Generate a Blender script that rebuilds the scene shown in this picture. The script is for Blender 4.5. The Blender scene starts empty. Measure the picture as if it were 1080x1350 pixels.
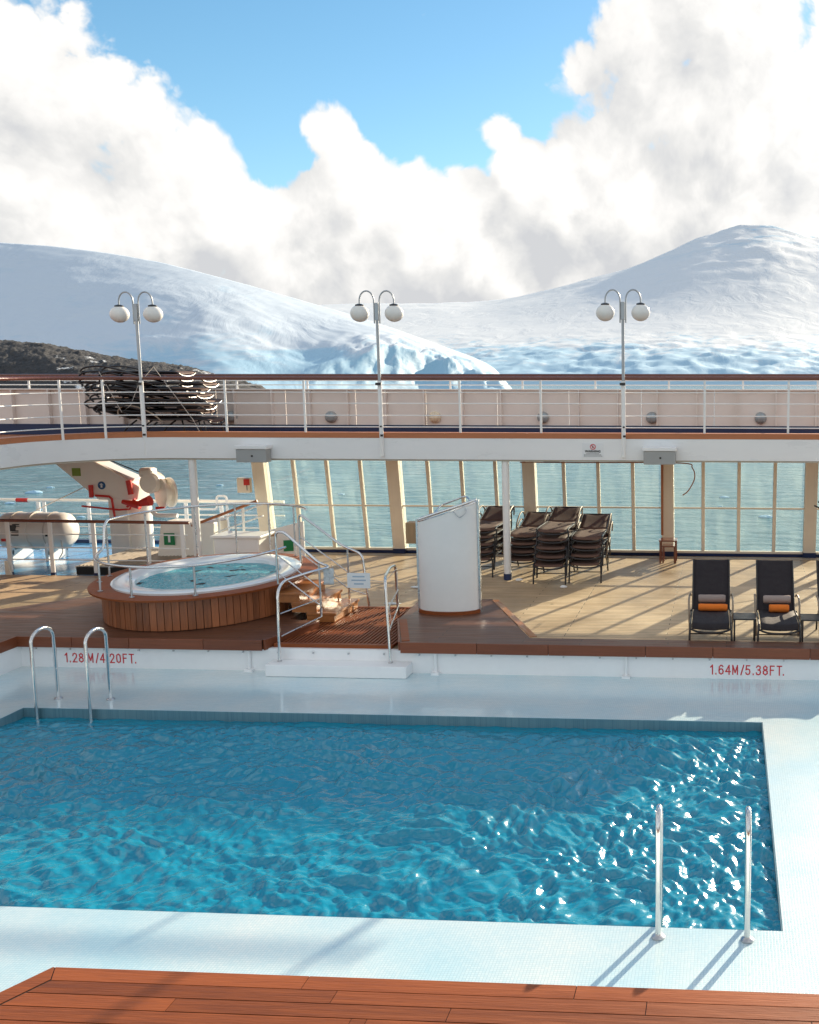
import bpy, math, random
import numpy as np
from mathutils import Vector, Matrix, noise
R = math.radians
rnd = random.Random(7)
sc = bpy.context.scene
col = sc.collection

# ------------------------------------------------------------------ camera
CAM_H, PITCH, YAW = 4.2, math.atan(185 / 1350), R(3.4)
cam_d = bpy.data.cameras.new('camera'); cam = bpy.data.objects.new('camera', cam_d); col.objects.link(cam)
cam.location = (0, 0, CAM_H); cam.rotation_euler = (math.pi / 2 - PITCH, 0, YAW)
cam_d.sensor_fit = 'VERTICAL'; cam_d.sensor_height = 24; cam_d.sensor_width = 24; cam_d.lens = 24.0
cam_d.shift_x = -(880 - 540) / 1350; cam_d.shift_y = 0
cam_d.clip_start = 0.1; cam_d.clip_end = 60000
sc.camera = cam
sc.view_settings.view_transform = 'Standard'; sc.view_settings.look = 'None'
sc.view_settings.exposure = 1.08; sc.view_settings.gamma = 1.0; sc.view_settings.use_curve_mapping = False
sc.render.engine = 'CYCLES'
sc.cycles.use_denoising = True
sc.cycles.max_bounces = 10; sc.cycles.transparent_max_bounces = 16; sc.cycles.diffuse_bounces = 4
sc.cycles.caustics_reflective = False; sc.cycles.caustics_refractive = False
sc.cycles.sample_clamp_indirect = 6.0

# ------------------------------------------------------------------ sun
SUN_EL, SUN_AZ = R(17.3), R(25.0)          # azimuth measured from +Y towards +X
sd = Vector((math.sin(SUN_AZ) * math.cos(SUN_EL), math.cos(SUN_AZ) * math.cos(SUN_EL), math.sin(SUN_EL)))
sun_d = bpy.data.lights.new('sun', 'SUN'); sun = bpy.data.objects.new('sun', sun_d); col.objects.link(sun)
sun_d.energy = 4.3; sun_d.angle = R(0.55); sun_d.color = (1.0, 0.84, 0.62)
sun.rotation_euler = (-sd).to_track_quat('-Z', 'Y').to_euler()
sun.location = (10, 20, 30)

# ------------------------------------------------------------------ world: sky with cumulus
def dirpix(u, v):
    """unit world direction; only used to say where in the sky the cloud banks stand"""
    th, ph = PITCH, YAW
    fw = Vector((-math.sin(ph) * math.cos(th), math.cos(ph) * math.cos(th), -math.sin(th)))
    rt = Vector((math.cos(ph), math.sin(ph), 0)); up = rt.cross(fw)
    return (fw + rt * (u - 880) / 1350 - up * (v - 675) / 1350).normalized()

world = bpy.data.worlds.new('World'); sc.world = world; world.use_nodes = True
NT = world.node_tree; NT.nodes.clear()
world.cycles.sampling_method = 'MANUAL'; world.cycles.sample_map_resolution = 512

def N(nt, typ, **kw):
    n = nt.nodes.new(typ)
    for k, v in kw.items(): setattr(n, k, v)
    return n
def L(nt, a, b): nt.links.new(a, b)
def math_(nt, op, a, b=None, c=None, clamp=False):
    n = N(nt, 'ShaderNodeMath', operation=op, use_clamp=clamp)
    for i, x in enumerate((a, b, c)):
        if x is None: continue
        if isinstance(x, (int, float)): n.inputs[i].default_value = x
        else: L(nt, x, n.inputs[i])
    return n.outputs[0]
def maprange(nt, x, a, b, c=0.0, d=1.0, typ='LINEAR'):
    n = N(nt, 'ShaderNodeMapRange', interpolation_type=typ)
    L(nt, x, n.inputs[0])
    for i, q in enumerate((a, b, c, d)): n.inputs[i + 1].default_value = q
    return n.outputs[0]

BLOBS = [  # direction of a cloud bank (as seen over the bay), angular radius, weight
    (10, 90, 130, 1), (95, 150, 110, 1), (185, 185, 105, 1), (250, 240, 95, 1), (290, 290, 85, 1), (50, 260, 140, .95), (170, 330, 150, 1),
    (20, 370, 160, 1), (-150, 200, 220, 1), (437, 178, 52, .95), (462, 215, 62, 1), (525, 268, 75, .95), (440, 285, 90, 1), (385, 335, 100, .95),
    (560, 330, 100, .9), (612, 285, 70, .9), (480, 370, 90, .85), (655, 350, 90, .85), (800, 105, 95, 1.1), (850, 90, 130, 1.1), (960, 60, 170, 1), (1090, 180, 220, 1),
    (790, 190, 95, 1), (735, 265, 90, 1), (830, 280, 130, .95), (930, 270, 150, 1), (665, 175, 38, .9), (645, 108, 60, .26), (1000, 380, 150, .9), (950, 145, 110, 1.3),
    (800, 385, 120, .8), (1300, 250, 300, 1), (690, 215, 55, .85), (350, 95, 40, .42), (548, 18, 44, .42)]
g = bpy.data.node_groups.new('cloud_field', 'ShaderNodeTree')
g.interface.new_socket('dir', in_out='INPUT', socket_type='NodeSocketVector')
g.interface.new_socket('density', in_out='OUTPUT', socket_type='NodeSocketFloat')
gi = N(g, 'NodeGroupInput'); go = N(g, 'NodeGroupOutput')
D = gi.outputs[0]
acc = None
for (u, v, r, w) in BLOBS:
    d = N(g, 'ShaderNodeVectorMath', operation='DISTANCE'); L(g, D, d.inputs[0]); d.inputs[1].default_value = dirpix(u, v)
    rr = r / 1350 * 0.86
    x = maprange(g, d.outputs['Value'], rr * 0.15, rr * 1.55, w, 0.0, 'SMOOTHSTEP')
    acc = x if acc is None else math_(g, 'SMOOTH_MAX', acc, x, 0.12)
# the rest of the sky: the same kind of broken cumulus
gn = N(g, 'ShaderNodeTexNoise'); gn.inputs['Scale'].default_value = 2.6; gn.inputs['Detail'].default_value = 4
L(g, D, gn.inputs['Vector'])
general = maprange(g, gn.outputs['Fac'], 0.30, 0.58)
vd = N(g, 'ShaderNodeVectorMath', operation='DISTANCE'); L(g, D, vd.inputs[0]); vd.inputs[1].default_value = dirpix(540, 230)
away = maprange(g, vd.outputs['Value'], 0.5, 0.8, 0, 1, 'SMOOTHSTEP')
mixb = N(g, 'ShaderNodeMix', data_type='FLOAT'); L(g, away, mixb.inputs[0]); L(g, acc, mixb.inputs[2]); L(g, general, mixb.inputs[3])
sz = N(g, 'ShaderNodeSeparateXYZ'); L(g, D, sz.inputs[0])
base = math_(g, 'ADD', mixb.outputs[0], maprange(g, sz.outputs['Z'], .09, .22, .40, 0, 'SMOOTHSTEP'))
f1 = N(g, 'ShaderNodeTexNoise'); f1.inputs['Scale'].default_value = 6.5; f1.inputs['Detail'].default_value = 6; f1.inputs['Roughness'].default_value = 0.62; f1.inputs['Distortion'].default_value = 0.35
L(g, D, f1.inputs['Vector'])
wv = N(g, 'ShaderNodeVectorMath', operation='MULTIPLY_ADD'); L(g, f1.outputs['Color'], wv.inputs[0]); wv.inputs[1].default_value = (.09, .09, .09); L(g, D, wv.inputs[2])
f2 = N(g, 'ShaderNodeTexVoronoi', feature='F1'); f2.inputs['Scale'].default_value = 13; f2.inputs['Detail'].default_value = 2.6; f2.inputs['Roughness'].default_value = .55; f2.inputs['Lacunarity'].default_value = 2.3
L(g, wv.outputs[0], f2.inputs['Vector'])
nz = math_(g, 'MULTIPLY_ADD', math_(g, 'SUBTRACT', f1.outputs['Fac'], 0.5), 1.15, math_(g, 'MULTIPLY', math_(g, 'SUBTRACT', 0.42, f2.outputs['Distance']), 0.55))
L(g, math_(g, 'ADD', base, nz), go.inputs[0])

tc = N(NT, 'ShaderNodeTexCoord')
nrm = N(NT, 'ShaderNodeVectorMath', operation='NORMALIZE'); L(NT, tc.outputs['Generated'], nrm.inputs[0])
def field(off):
    a = N(NT, 'ShaderNodeVectorMath', operation='ADD'); L(NT, nrm.outputs[0], a.inputs[0]); a.inputs[1].default_value = off
    q = N(NT, 'ShaderNodeGroup'); q.node_tree = g; L(NT, a.outputs[0], q.inputs[0]); return q.outputs[0]
d0 = field((0, 0, 0))
d1 = field((0.02, 0.0, 0.045))
mask = maprange(NT, d0, 0.20, 0.42, 0, 1, 'SMOOTHSTEP')
lit = math_(NT, 'MULTIPLY', math_(NT, 'SUBTRACT', d0, d1), 0.75)
thick = maprange(NT, d1, 0.6, 1.5, 0.0, 0.38, 'SMOOTHSTEP')
shade = math_(NT, 'SUBTRACT', math_(NT, 'ADD', 0.66, lit), thick, clamp=True)
cr = N(NT, 'ShaderNodeValToRGB'); L(NT, shade, cr.inputs[0])
cr.color_ramp.elements[0].position = 0.22; cr.color_ramp.elements[0].color = (0.32, 0.325, 0.335, 1)
cr.color_ramp.elements[1].position = 0.95; cr.color_ramp.elements[1].color = (0.50, 0.49, 0.475, 1)
e = cr.color_ramp.elements.new(0.6); e.color = (0.40, 0.398, 0.392, 1)
# forward scattering: cloud near the sun is brighter
dt = N(NT, 'ShaderNodeVectorMath', operation='DOT_PRODUCT'); L(NT, nrm.outputs[0], dt.inputs[0]); dt.inputs[1].default_value = sd
glow = math_(NT, 'MULTIPLY_ADD', math_(NT, 'POWER', math_(NT, 'MAXIMUM', dt.outputs['Value'], 0.0), 60.0), 7.0, 1.0)
sky = N(NT, 'ShaderNodeTexSky', sky_type='NISHITA'); sky.sun_disc = False
sky.sun_elevation = SUN_EL; sky.sun_rotation = SUN_AZ; sky.altitude = 0; sky.air_density = 1.0; sky.dust_density = 0.2; sky.ozone_density = 3.0
hs = N(NT, 'ShaderNodeHueSaturation'); hs.inputs['Hue'].default_value = 0.487; hs.inputs['Saturation'].default_value = 1.1; L(NT, sky.outputs[0], hs.inputs['Color'])
b1 = N(NT, 'ShaderNodeBackground'); L(NT, hs.outputs[0], b1.inputs[0]); b1.inputs[1].default_value = 0.080
b2 = N(NT, 'ShaderNodeBackground'); L(NT, cr.outputs[0], b2.inputs[0]); L(NT, glow, b2.inputs[1])
mx = N(NT, 'ShaderNodeMixShader'); L(NT, mask, mx.inputs[0]); L(NT, b1.outputs[0], mx.inputs[1]); L(NT, b2.outputs[0], mx.inputs[2])
out = N(NT, 'ShaderNodeOutputWorld'); L(NT, mx.outputs[0], out.inputs[0])

# ------------------------------------------------------------------ materials
def mat(name, colr, rough=0.5, metal=0.0, vary=0.0, vscale=6.0, bump=0.0, bscale=30.0, stretch=None, coat=0.0, spec=0.5, dark=None):
    m = bpy.data.materials.new(name); m.use_nodes = True; nt = m.node_tree
    p = nt.nodes['Principled BSDF']
    p.inputs['Base Color'].default_value = (*colr, 1); p.inputs['Roughness'].default_value = rough; p.inputs['Metallic'].default_value = metal
    p.inputs['Coat Weight'].default_value = coat; p.inputs['Coat Roughness'].default_value = 0.12
    p.inputs['Specular IOR Level'].default_value = spec
    tc = N(nt, 'ShaderNodeTexCoord'); mp = N(nt, 'ShaderNodeMapping'); L(nt, tc.outputs['Object'], mp.inputs[0])
    if stretch: mp.inputs['Scale'].default_value = stretch
    if vary:
        n = N(nt, 'ShaderNodeTexNoise'); n.inputs['Scale'].default_value = vscale; n.inputs['Detail'].default_value = 6; n.inputs['Roughness'].default_value = .65
        L(nt, mp.outputs[0], n.inputs['Vector'])
        oi = N(nt, 'ShaderNodeObjectInfo')
        x = math_(nt, 'ADD', math_(nt, 'MULTIPLY', math_(nt, 'SUBTRACT', n.outputs['Fac'], .5), 2.2), math_(nt, 'MULTIPLY', math_(nt, 'SUBTRACT', oi.outputs['Random'], .5), 1.0))
        f = maprange(nt, x, -1, 1, 0, 1)
        mixc = N(nt, 'ShaderNodeMix', data_type='RGBA'); L(nt, f, mixc.inputs[0])
        lo = dark if dark else tuple(c * (1 - vary) for c in colr)
        hi = tuple(min(1, c * (1 + vary)) for c in colr)
        mixc.inputs[6].default_value = (*lo, 1); mixc.inputs[7].default_value = (*hi, 1)
        L(nt, mixc.outputs[2], p.inputs['Base Color'])
        L(nt, maprange(nt, n.outputs['Fac'], .3, .7, max(0.02, rough - .08), min(1, rough + .12)), p.inputs['Roughness'])
    if bump:
        n2 = N(nt, 'ShaderNodeTexNoise'); n2.inputs['Scale'].default_value = bscale; n2.inputs['Detail'].default_value = 5
        L(nt, mp.outputs[0], n2.inputs['Vector'])
        b = N(nt, 'ShaderNodeBump'); b.inputs['Strength'].default_value = bump; b.inputs['Distance'].default_value = 0.02
        L(nt, n2.outputs['Fac'], b.inputs['Height']); L(nt, b.outputs[0], p.inputs['Normal'])
    return m

M = {}
M['white'] = mat('white_paint', (.86, .86, .85), .35, vary=.05, vscale=3, bump=.05, bscale=12)
M['fascia'] = mat('fascia_paint', (.85, .86, .87), .3, vary=.06, vscale=1.2, bump=.12, bscale=1.5, stretch=(.6, 1, 2))
M['poolwall'] = mat('pool_wall_paint', (.88, .89, .90), .4, vary=.05, vscale=4, bump=.05, bscale=20)
M['beige'] = mat('bulwark_paint', (.82, .76, .71), .4, vary=.08, vscale=2.5, bump=.06, bscale=8)
M['cream'] = mat('cream_paint', (.88, .79, .65), .4, vary=.07, vscale=3)
M['davit'] = mat('davit_paint', (.90, .86, .78), .4, vary=.1, vscale=2, bump=.05, bscale=10)
M['raft'] = mat('raft_plastic', (.80, .75, .68), .35, vary=.07, vscale=3)
M['navy'] = mat('navy_paint', (.012, .03, .10), .4, vary=.25, vscale=5)
M['bluedeck'] = mat('blue_deck_paint', (.06, .27, .52), .22, vary=.45, vscale=1.6, bump=.15, bscale=6)
M['red'] = mat('red_paint', (.62, .03, .02), .4, vary=.1)
M['redtext'] = mat('red_lettering', (.62, .02, .03), .5)
M['black'] = mat('black_print', (.015, .015, .015), .5)
M['green'] = mat('green_sign', (.0, .22, .08), .4)
M['olive'] = mat('olive_sign', (.22, .32, .03), .4)
M['blue_sign'] = mat('blue_sign', (.02, .10, .25), .4)
M['chrome'] = mat('stainless', (.72, .72, .72), .16, metal=1.0, vary=.08, vscale=12)
M['chrome2'] = mat('stainless_brushed', (.60, .60, .61), .28, metal=1.0, vary=.12, vscale=12)
M['lampmetal'] = mat('lamp_metal', (.42, .44, .46), .38, metal=.7, vary=.08)
M['globe'] = mat('opal_globe', (.86, .84, .80), .18, spec=.5, vary=.03)
M['handrail'] = mat('varnished_handrail', (.17, .045, .022), .22, vary=.3, vscale=8, stretch=(.3, 3, 3), coat=.6)
M['fasciawood'] = mat('dark_teak_fascia', (.19, .055, .022), .35, vary=.35, vscale=5, bump=.1, bscale=14, stretch=(.35, 6, 6))
M['teakred'] = mat('varnished_teak', (.275, .072, .019), .45, vary=.5, vscale=5, bump=.2, bscale=14, stretch=(.35, 6, 6), spec=.28)
M['teakclad'] = mat('teak_cladding', (.33, .112, .043), .4, vary=.6, vscale=4, bump=.15, bscale=10, stretch=(6, 6, .5), coat=.15)
M['steplit'] = mat('teak_step', (.42, .155, .045), .35, vary=.3, vscale=5, stretch=(3, .4, 3), coat=.2)
M['coaming'] = mat('teak_coaming', (.42, .15, .06), .45, vary=.25, vscale=4, stretch=(.3, 4, 4))
M['caulk'] = mat('black_caulk', (.012, .010, .009), .7)
M['darkmetal'] = mat('dark_bronze_frame', (.035, .032, .034), .32, metal=.35, vary=.2)
M['armmetal'] = mat('pale_armrest', (.30, .23, .17), .4, metal=.2, vary=.1)
M['sling'] = mat('brown_sling', (.12, .062, .045), .75, vary=.2, vscale=14, bump=.2, bscale=120)
M['slingdark'] = mat('charcoal_sling', (.020, .014, .017), .8, vary=.2, vscale=14, bump=.2, bscale=120)
M['orange'] = mat('orange_towel', (.80, .19, .02), .85, vary=.12, vscale=20, bump=.4, bscale=60)
M['beigetowel'] = mat('grey_beige_towel', (.36, .28, .25), .9, vary=.15, vscale=20, bump=.4, bscale=60)
M['greybox'] = mat('grey_housing', (.36, .37, .37), .5, vary=.08)
M['boxwood'] = mat('light_wood_box', (.42, .25, .12), .5, vary=.25, vscale=5, stretch=(4, 4, .5))
M['rubber'] = mat('rubber', (.02, .02, .022), .8)
M['rope'] = mat('pale_cord', (.55, .50, .45), .9)
M['plastic'] = mat('frosted_sleeve', (.62, .66, .68), .3)
M['paper'] = mat('paper', (.80, .82, .84), .6)
M['inkblue'] = mat('pale_ink', (.36, .48, .60), .6)
M['rampgrid'] = mat('ramp_grating', (.52, .46, .38), .5, metal=.3, vary=.2, vscale=10)
M['shell'] = mat('acrylic_shell', (.80, .84, .87), .15, coat=.3)
M['hull'] = mat('hull_paint', (.05, .08, .16), .5)
M['lens'] = mat('glass_lens', (.35, .42, .46), .12, coat=.5)
M['lenscream'] = mat('cream_lens', (.82, .70, .52), .25)

# mosaic tile for the wet ledge / plain tile for the basin
def tile_mat(name, wet, c1, c2, c3):
    m = bpy.data.materials.new(name); m.use_nodes = True; nt = m.node_tree; p = nt.nodes['Principled BSDF']
    tc = N(nt, 'ShaderNodeTexCoord')
    br = N(nt, 'ShaderNodeTexBrick'); br.offset = 0; br.squash = 1
    br.inputs['Scale'].default_value = 1.0; br.inputs['Brick Width'].default_value = .026; br.inputs['Row Height'].default_value = .026
    br.inputs['Mortar Size'].default_value = .0022; br.inputs['Mortar Smooth'].default_value = .3; br.inputs['Bias'].default_value = 0
    br.inputs['Color1'].default_value = (*c1, 1); br.inputs['Color2'].default_value = (*c2, 1); br.inputs['Mortar'].default_value = (*c3, 1)
    L(nt, tc.outputs['Object'], br.inputs['Vector'])
    n = N(nt, 'ShaderNodeTexNoise'); n.inputs['Scale'].default_value = 1.1; n.inputs['Detail'].default_value = 7; L(nt, tc.outputs['Object'], n.inputs['Vector'])
    mixc = N(nt, 'ShaderNodeMix', data_type='RGBA', blend_type='MULTIPLY'); mixc.inputs[0].default_value = 1
    cr = N(nt, 'ShaderNodeValToRGB'); L(nt, n.outputs['Fac'], cr.inputs[0])
    cr.color_ramp.elements[0].position = .3; cr.color_ramp.elements[0].color = (.74, .89, .95, 1)
    cr.color_ramp.elements[1].position = .68; cr.color_ramp.elements[1].color = (1, .97, .95, 1)
    L(nt, br.outputs['Color'], mixc.inputs[6]); L(nt, cr.outputs[0], mixc.inputs[7]); L(nt, mixc.outputs[2], p.inputs['Base Color'])
    p.inputs['Roughness'].default_value = .35
    b = N(nt, 'ShaderNodeBump'); b.inputs['Strength'].default_value = .3; b.inputs['Distance'].default_value = .002; b.invert = True
    L(nt, br.outputs['Fac'], b.inputs['Height']); L(nt, b.outputs[0], p.inputs['Normal'])
    if wet:
        p.inputs['Coat Weight'].default_value = 1.0; p.inputs['Coat Roughness'].default_value = .02; p.inputs['Coat IOR'].default_value = 1.5
        w = N(nt, 'ShaderNodeTexNoise'); w.inputs['Scale'].default_value = 5.5; w.inputs['Detail'].default_value = 4; w.inputs['Distortion'].default_value = .6
        mp = N(nt, 'ShaderNodeMapping'); mp.inputs['Scale'].default_value = (.8, 1.5, 1); L(nt, tc.outputs['Object'], mp.inputs[0]); L(nt, mp.outputs[0], w.inputs['Vector'])
        wb = N(nt, 'ShaderNodeBump'); wb.inputs['Strength'].default_value = .22; wb.inputs['Distance'].default_value = .02
        L(nt, w.outputs['Fac'], wb.inputs['Height']); L(nt, wb.outputs[0], p.inputs['Coat Normal'])
    return m
M['wet_tile'] = tile_mat('wet_mosaic_tile', True, (.77, .87, .89), (.67, .82, .86), (.52, .67, .72))
M['basin_tile'] = tile_mat('basin_mosaic_tile', False, (.62, .80, .86), (.55, .76, .84), (.45, .60, .66))

def deck_mat():
    m = bpy.data.materials.new('weathered_teak_deck'); m.use_nodes = True; nt = m.node_tree; p = nt.nodes['Principled BSDF']
    tc = N(nt, 'ShaderNodeTexCoord')
    br = N(nt, 'ShaderNodeTexBrick'); br.offset = .37; br.offset_frequency = 3; br.squash = 1
    br.inputs['Scale'].default_value = 1; br.inputs['Brick Width'].default_value = 2.6; br.inputs['Row Height'].default_value = .105
    br.inputs['Mortar Size'].default_value = .006; br.inputs['Mortar Smooth'].default_value = .2
    br.inputs['Color1'].default_value = (.78, .60, .39, 1); br.inputs['Color2'].default_value = (.66, .48, .29, 1); br.inputs['Mortar'].default_value = (.05, .035, .025, 1)
    L(nt, tc.outputs['Object'], br.inputs['Vector'])
    mp = N(nt, 'ShaderNodeMapping'); mp.inputs['Scale'].default_value = (1.2, 18, 1); L(nt, tc.outputs['Object'], mp.inputs[0])
    n = N(nt, 'ShaderNodeTexNoise'); n.inputs['Scale'].default_value = 2; n.inputs['Detail'].default_value = 7; L(nt, mp.outputs[0], n.inputs['Vector'])
    n2 = N(nt, 'ShaderNodeTexNoise'); n2.inputs['Scale'].default_value = .55; n2.inputs['Detail'].default_value = 6; n2.inputs['Roughness'].default_value = .62; L(nt, tc.outputs['Object'], n2.inputs['Vector'])
    a = N(nt, 'ShaderNodeMix', data_type='RGBA', blend_type='MULTIPLY'); a.inputs[0].default_value = 1
    c1 = N(nt, 'ShaderNodeValToRGB'); L(nt, n.outputs['Fac'], c1.inputs[0]); c1.color_ramp.elements[0].position = .25; c1.color_ramp.elements[0].color = (.72, .70, .68, 1); c1.color_ramp.elements[1].position = .7
    L(nt, br.outputs['Color'], a.inputs[6]); L(nt, c1.outputs[0], a.inputs[7])
    a2 = N(nt, 'ShaderNodeMix', data_type='RGBA', blend_type='MULTIPLY'); a2.inputs[0].default_value = 1
    c2 = N(nt, 'ShaderNodeValToRGB'); L(nt, n2.outputs['Fac'], c2.inputs[0])
    c2.color_ramp.elements[0].position = .33; c2.color_ramp.elements[0].color = (.62, .56, .5, 1); c2.color_ramp.elements[1].position = .6; c2.color_ramp.elements[1].color = (1.05, 1.02, 1, 1)
    L(nt, a.outputs[2], a2.inputs[6]); L(nt, c2.outputs[0], a2.inputs[7])
    # scattered small stains
    v = N(nt, 'ShaderNodeTexNoise'); v.inputs['Scale'].default_value = 4.5; v.inputs['Detail'].default_value = 3; L(nt, tc.outputs['Object'], v.inputs['Vector'])
    st = maprange(nt, v.outputs['Fac'], .70, .76, 0, .6)
    a3 = N(nt, 'ShaderNodeMix', data_type='RGBA'); L(nt, st, a3.inputs[0]); L(nt, a2.outputs[2], a3.inputs[6]); a3.inputs[7].default_value = (.10, .06, .035, 1)
    L(nt, a3.outputs[2], p.inputs['Base Color'])
    L(nt, maprange(nt, n2.outputs['Fac'], .3, .7, .38, .62), p.inputs['Roughness'])
    b = N(nt, 'ShaderNodeBump'); b.inputs['Strength'].default_value = .5; b.inputs['Distance'].default_value = .006; b.invert = True
    L(nt, br.outputs['Fac'], b.inputs['Height']); L(nt, b.outputs[0], p.inputs['Normal'])
    return m
M['deck'] = deck_mat()

def plat_mat():
    m = bpy.data.materials.new('varnished_teak_boards'); m.use_nodes = True; nt = m.node_tree; p = nt.nodes['Principled BSDF']
    tc = N(nt, 'ShaderNodeTexCoord')
    br = N(nt, 'ShaderNodeTexBrick'); br.offset = .4; br.offset_frequency = 2
    br.inputs['Scale'].default_value = 1; br.inputs['Brick Width'].default_value = 2.2; br.inputs['Row Height'].default_value = .105
    br.inputs['Mortar Size'].default_value = .006; br.inputs['Mortar Smooth'].default_value = .2
    br.inputs['Color1'].default_value = (.15, .060, .032, 1); br.inputs['Color2'].default_value = (.20, .082, .042, 1); br.inputs['Mortar'].default_value = (.02, .012, .01, 1)
    L(nt, tc.outputs['Object'], br.inputs['Vector'])
    mp = N(nt, 'ShaderNodeMapping'); mp.inputs['Scale'].default_value = (1.2, 16, 1); L(nt, tc.outputs['Object'], mp.inputs[0])
    n = N(nt, 'ShaderNodeTexNoise'); n.inputs['Scale'].default_value = 2; n.inputs['Detail'].default_value = 7; L(nt, mp.outputs[0], n.inputs['Vector'])
    c1 = N(nt, 'ShaderNodeValToRGB'); L(nt, n.outputs['Fac'], c1.inputs[0]); c1.color_ramp.elements[0].position = .25; c1.color_ramp.elements[0].color = (.62, .6, .6, 1); c1.color_ramp.elements[1].position = .75
    a = N(nt, 'ShaderNodeMix', data_type='RGBA', blend_type='MULTIPLY'); a.inputs[0].default_value = 1
    L(nt, br.outputs['Color'], a.inputs[6]); L(nt, c1.outputs[0], a.inputs[7]); L(nt, a.outputs[2], p.inputs['Base Color'])
    L(nt, maprange(nt, n.outputs['Fac'], .3, .7, .28, .5), p.inputs['Roughness'])
    b = N(nt, 'ShaderNodeBump'); b.inputs['Strength'].default_value = .5; b.inputs['Distance'].default_value = .006; b.invert = True
    L(nt, br.outputs['Fac'], b.inputs['Height']); L(nt, b.outputs[0], p.inputs['Normal'])
    return m
M['platform'] = plat_mat()

def water_mat(name, tint, diffuse, kd, bump_s, scale, dist=.01, ior=1.5, rough=.04):
    m = bpy.data.materials.new(name); m.use_nodes = True; nt = m.node_tree; nt.nodes.clear()
    o = N(nt, 'ShaderNodeOutputMaterial')
    tc = N(nt, 'ShaderNodeTexCoord'); n = N(nt, 'ShaderNodeTexNoise'); n.inputs['Scale'].default_value = scale; n.inputs['Detail'].default_value = 3; n.inputs['Distortion'].default_value = .8
    L(nt, tc.outputs['Object'], n.inputs['Vector'])
    b = N(nt, 'ShaderNodeBump'); b.inputs['Strength'].default_value = bump_s; b.inputs['Distance'].default_value = dist; L(nt, n.outputs['Fac'], b.inputs['Height'])
    t = N(nt, 'ShaderNodeBsdfTransparent'); t.inputs[0].default_value = (*tint, 1)
    df = N(nt, 'ShaderNodeBsdfDiffuse'); df.inputs[0].default_value = (*diffuse, 1); L(nt, b.outputs[0], df.inputs['Normal'])
    gl = N(nt, 'ShaderNodeBsdfGlossy'); gl.inputs['Roughness'].default_value = rough; L(nt, b.outputs[0], gl.inputs['Normal'])
    fr = N(nt, 'ShaderNodeFresnel'); fr.inputs['IOR'].default_value = ior; L(nt, b.outputs[0], fr.inputs['Normal'])
    m1 = N(nt, 'ShaderNodeMixShader'); m1.inputs[0].default_value = kd; L(nt, t.outputs[0], m1.inputs[1]); L(nt, df.outputs[0], m1.inputs[2])
    m2 = N(nt, 'ShaderNodeMixShader'); L(nt, fr.outputs[0], m2.inputs[0]); L(nt, m1.outputs[0], m2.inputs[1]); L(nt, gl.outputs[0], m2.inputs[2])
    L(nt, m2.outputs[0], o.inputs[0]); return m
M['water'] = water_mat('pool_water', (.07, .80, .95), (.002, .47, .72), .5, .6, 16, .01, 1.85, .19)
M['tubwater'] = water_mat('tub_water', (.30, .72, .85), (.13, .50, .60), .8, 1.0, 16, .03, 1.25)

def sea_mat():
    m = bpy.data.materials.new('sea_water'); m.use_nodes = True; nt = m.node_tree; p = nt.nodes['Principled BSDF']
    p.inputs['Base Color'].default_value = (.10, .22, .25, 1); p.inputs['Roughness'].default_value = .12; p.inputs['IOR'].default_value = 1.33
    tc = N(nt, 'ShaderNodeTexCoord'); mp = N(nt, 'ShaderNodeMapping'); mp.inputs['Scale'].default_value = (.6, 1.0, 1); L(nt, tc.outputs['Object'], mp.inputs[0])
    n = N(nt, 'ShaderNodeTexNoise'); n.inputs['Scale'].default_value = .42; n.inputs['Detail'].default_value = 5; n.inputs['Roughness'].default_value = .55; n.inputs['Distortion'].default_value = .6
    L(nt, mp.outputs[0], n.inputs['Vector'])
    n2 = N(nt, 'ShaderNodeTexNoise'); n2.inputs['Scale'].default_value = .03; n2.inputs['Detail'].default_value = 4; L(nt, mp.outputs[0], n2.inputs['Vector'])
    b = N(nt, 'ShaderNodeBump'); b.inputs['Strength'].default_value = .7; b.inputs['Distance'].default_value = 1.0
    L(nt, n.outputs['Fac'], b.inputs['Height']); L(nt, b.outputs[0], p.inputs['Normal'])
    L(nt, maprange(nt, n2.outputs['Fac'], .35, .65, .08, .22), p.inputs['Roughness'])
    return m
M['sea'] = sea_mat()

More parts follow.
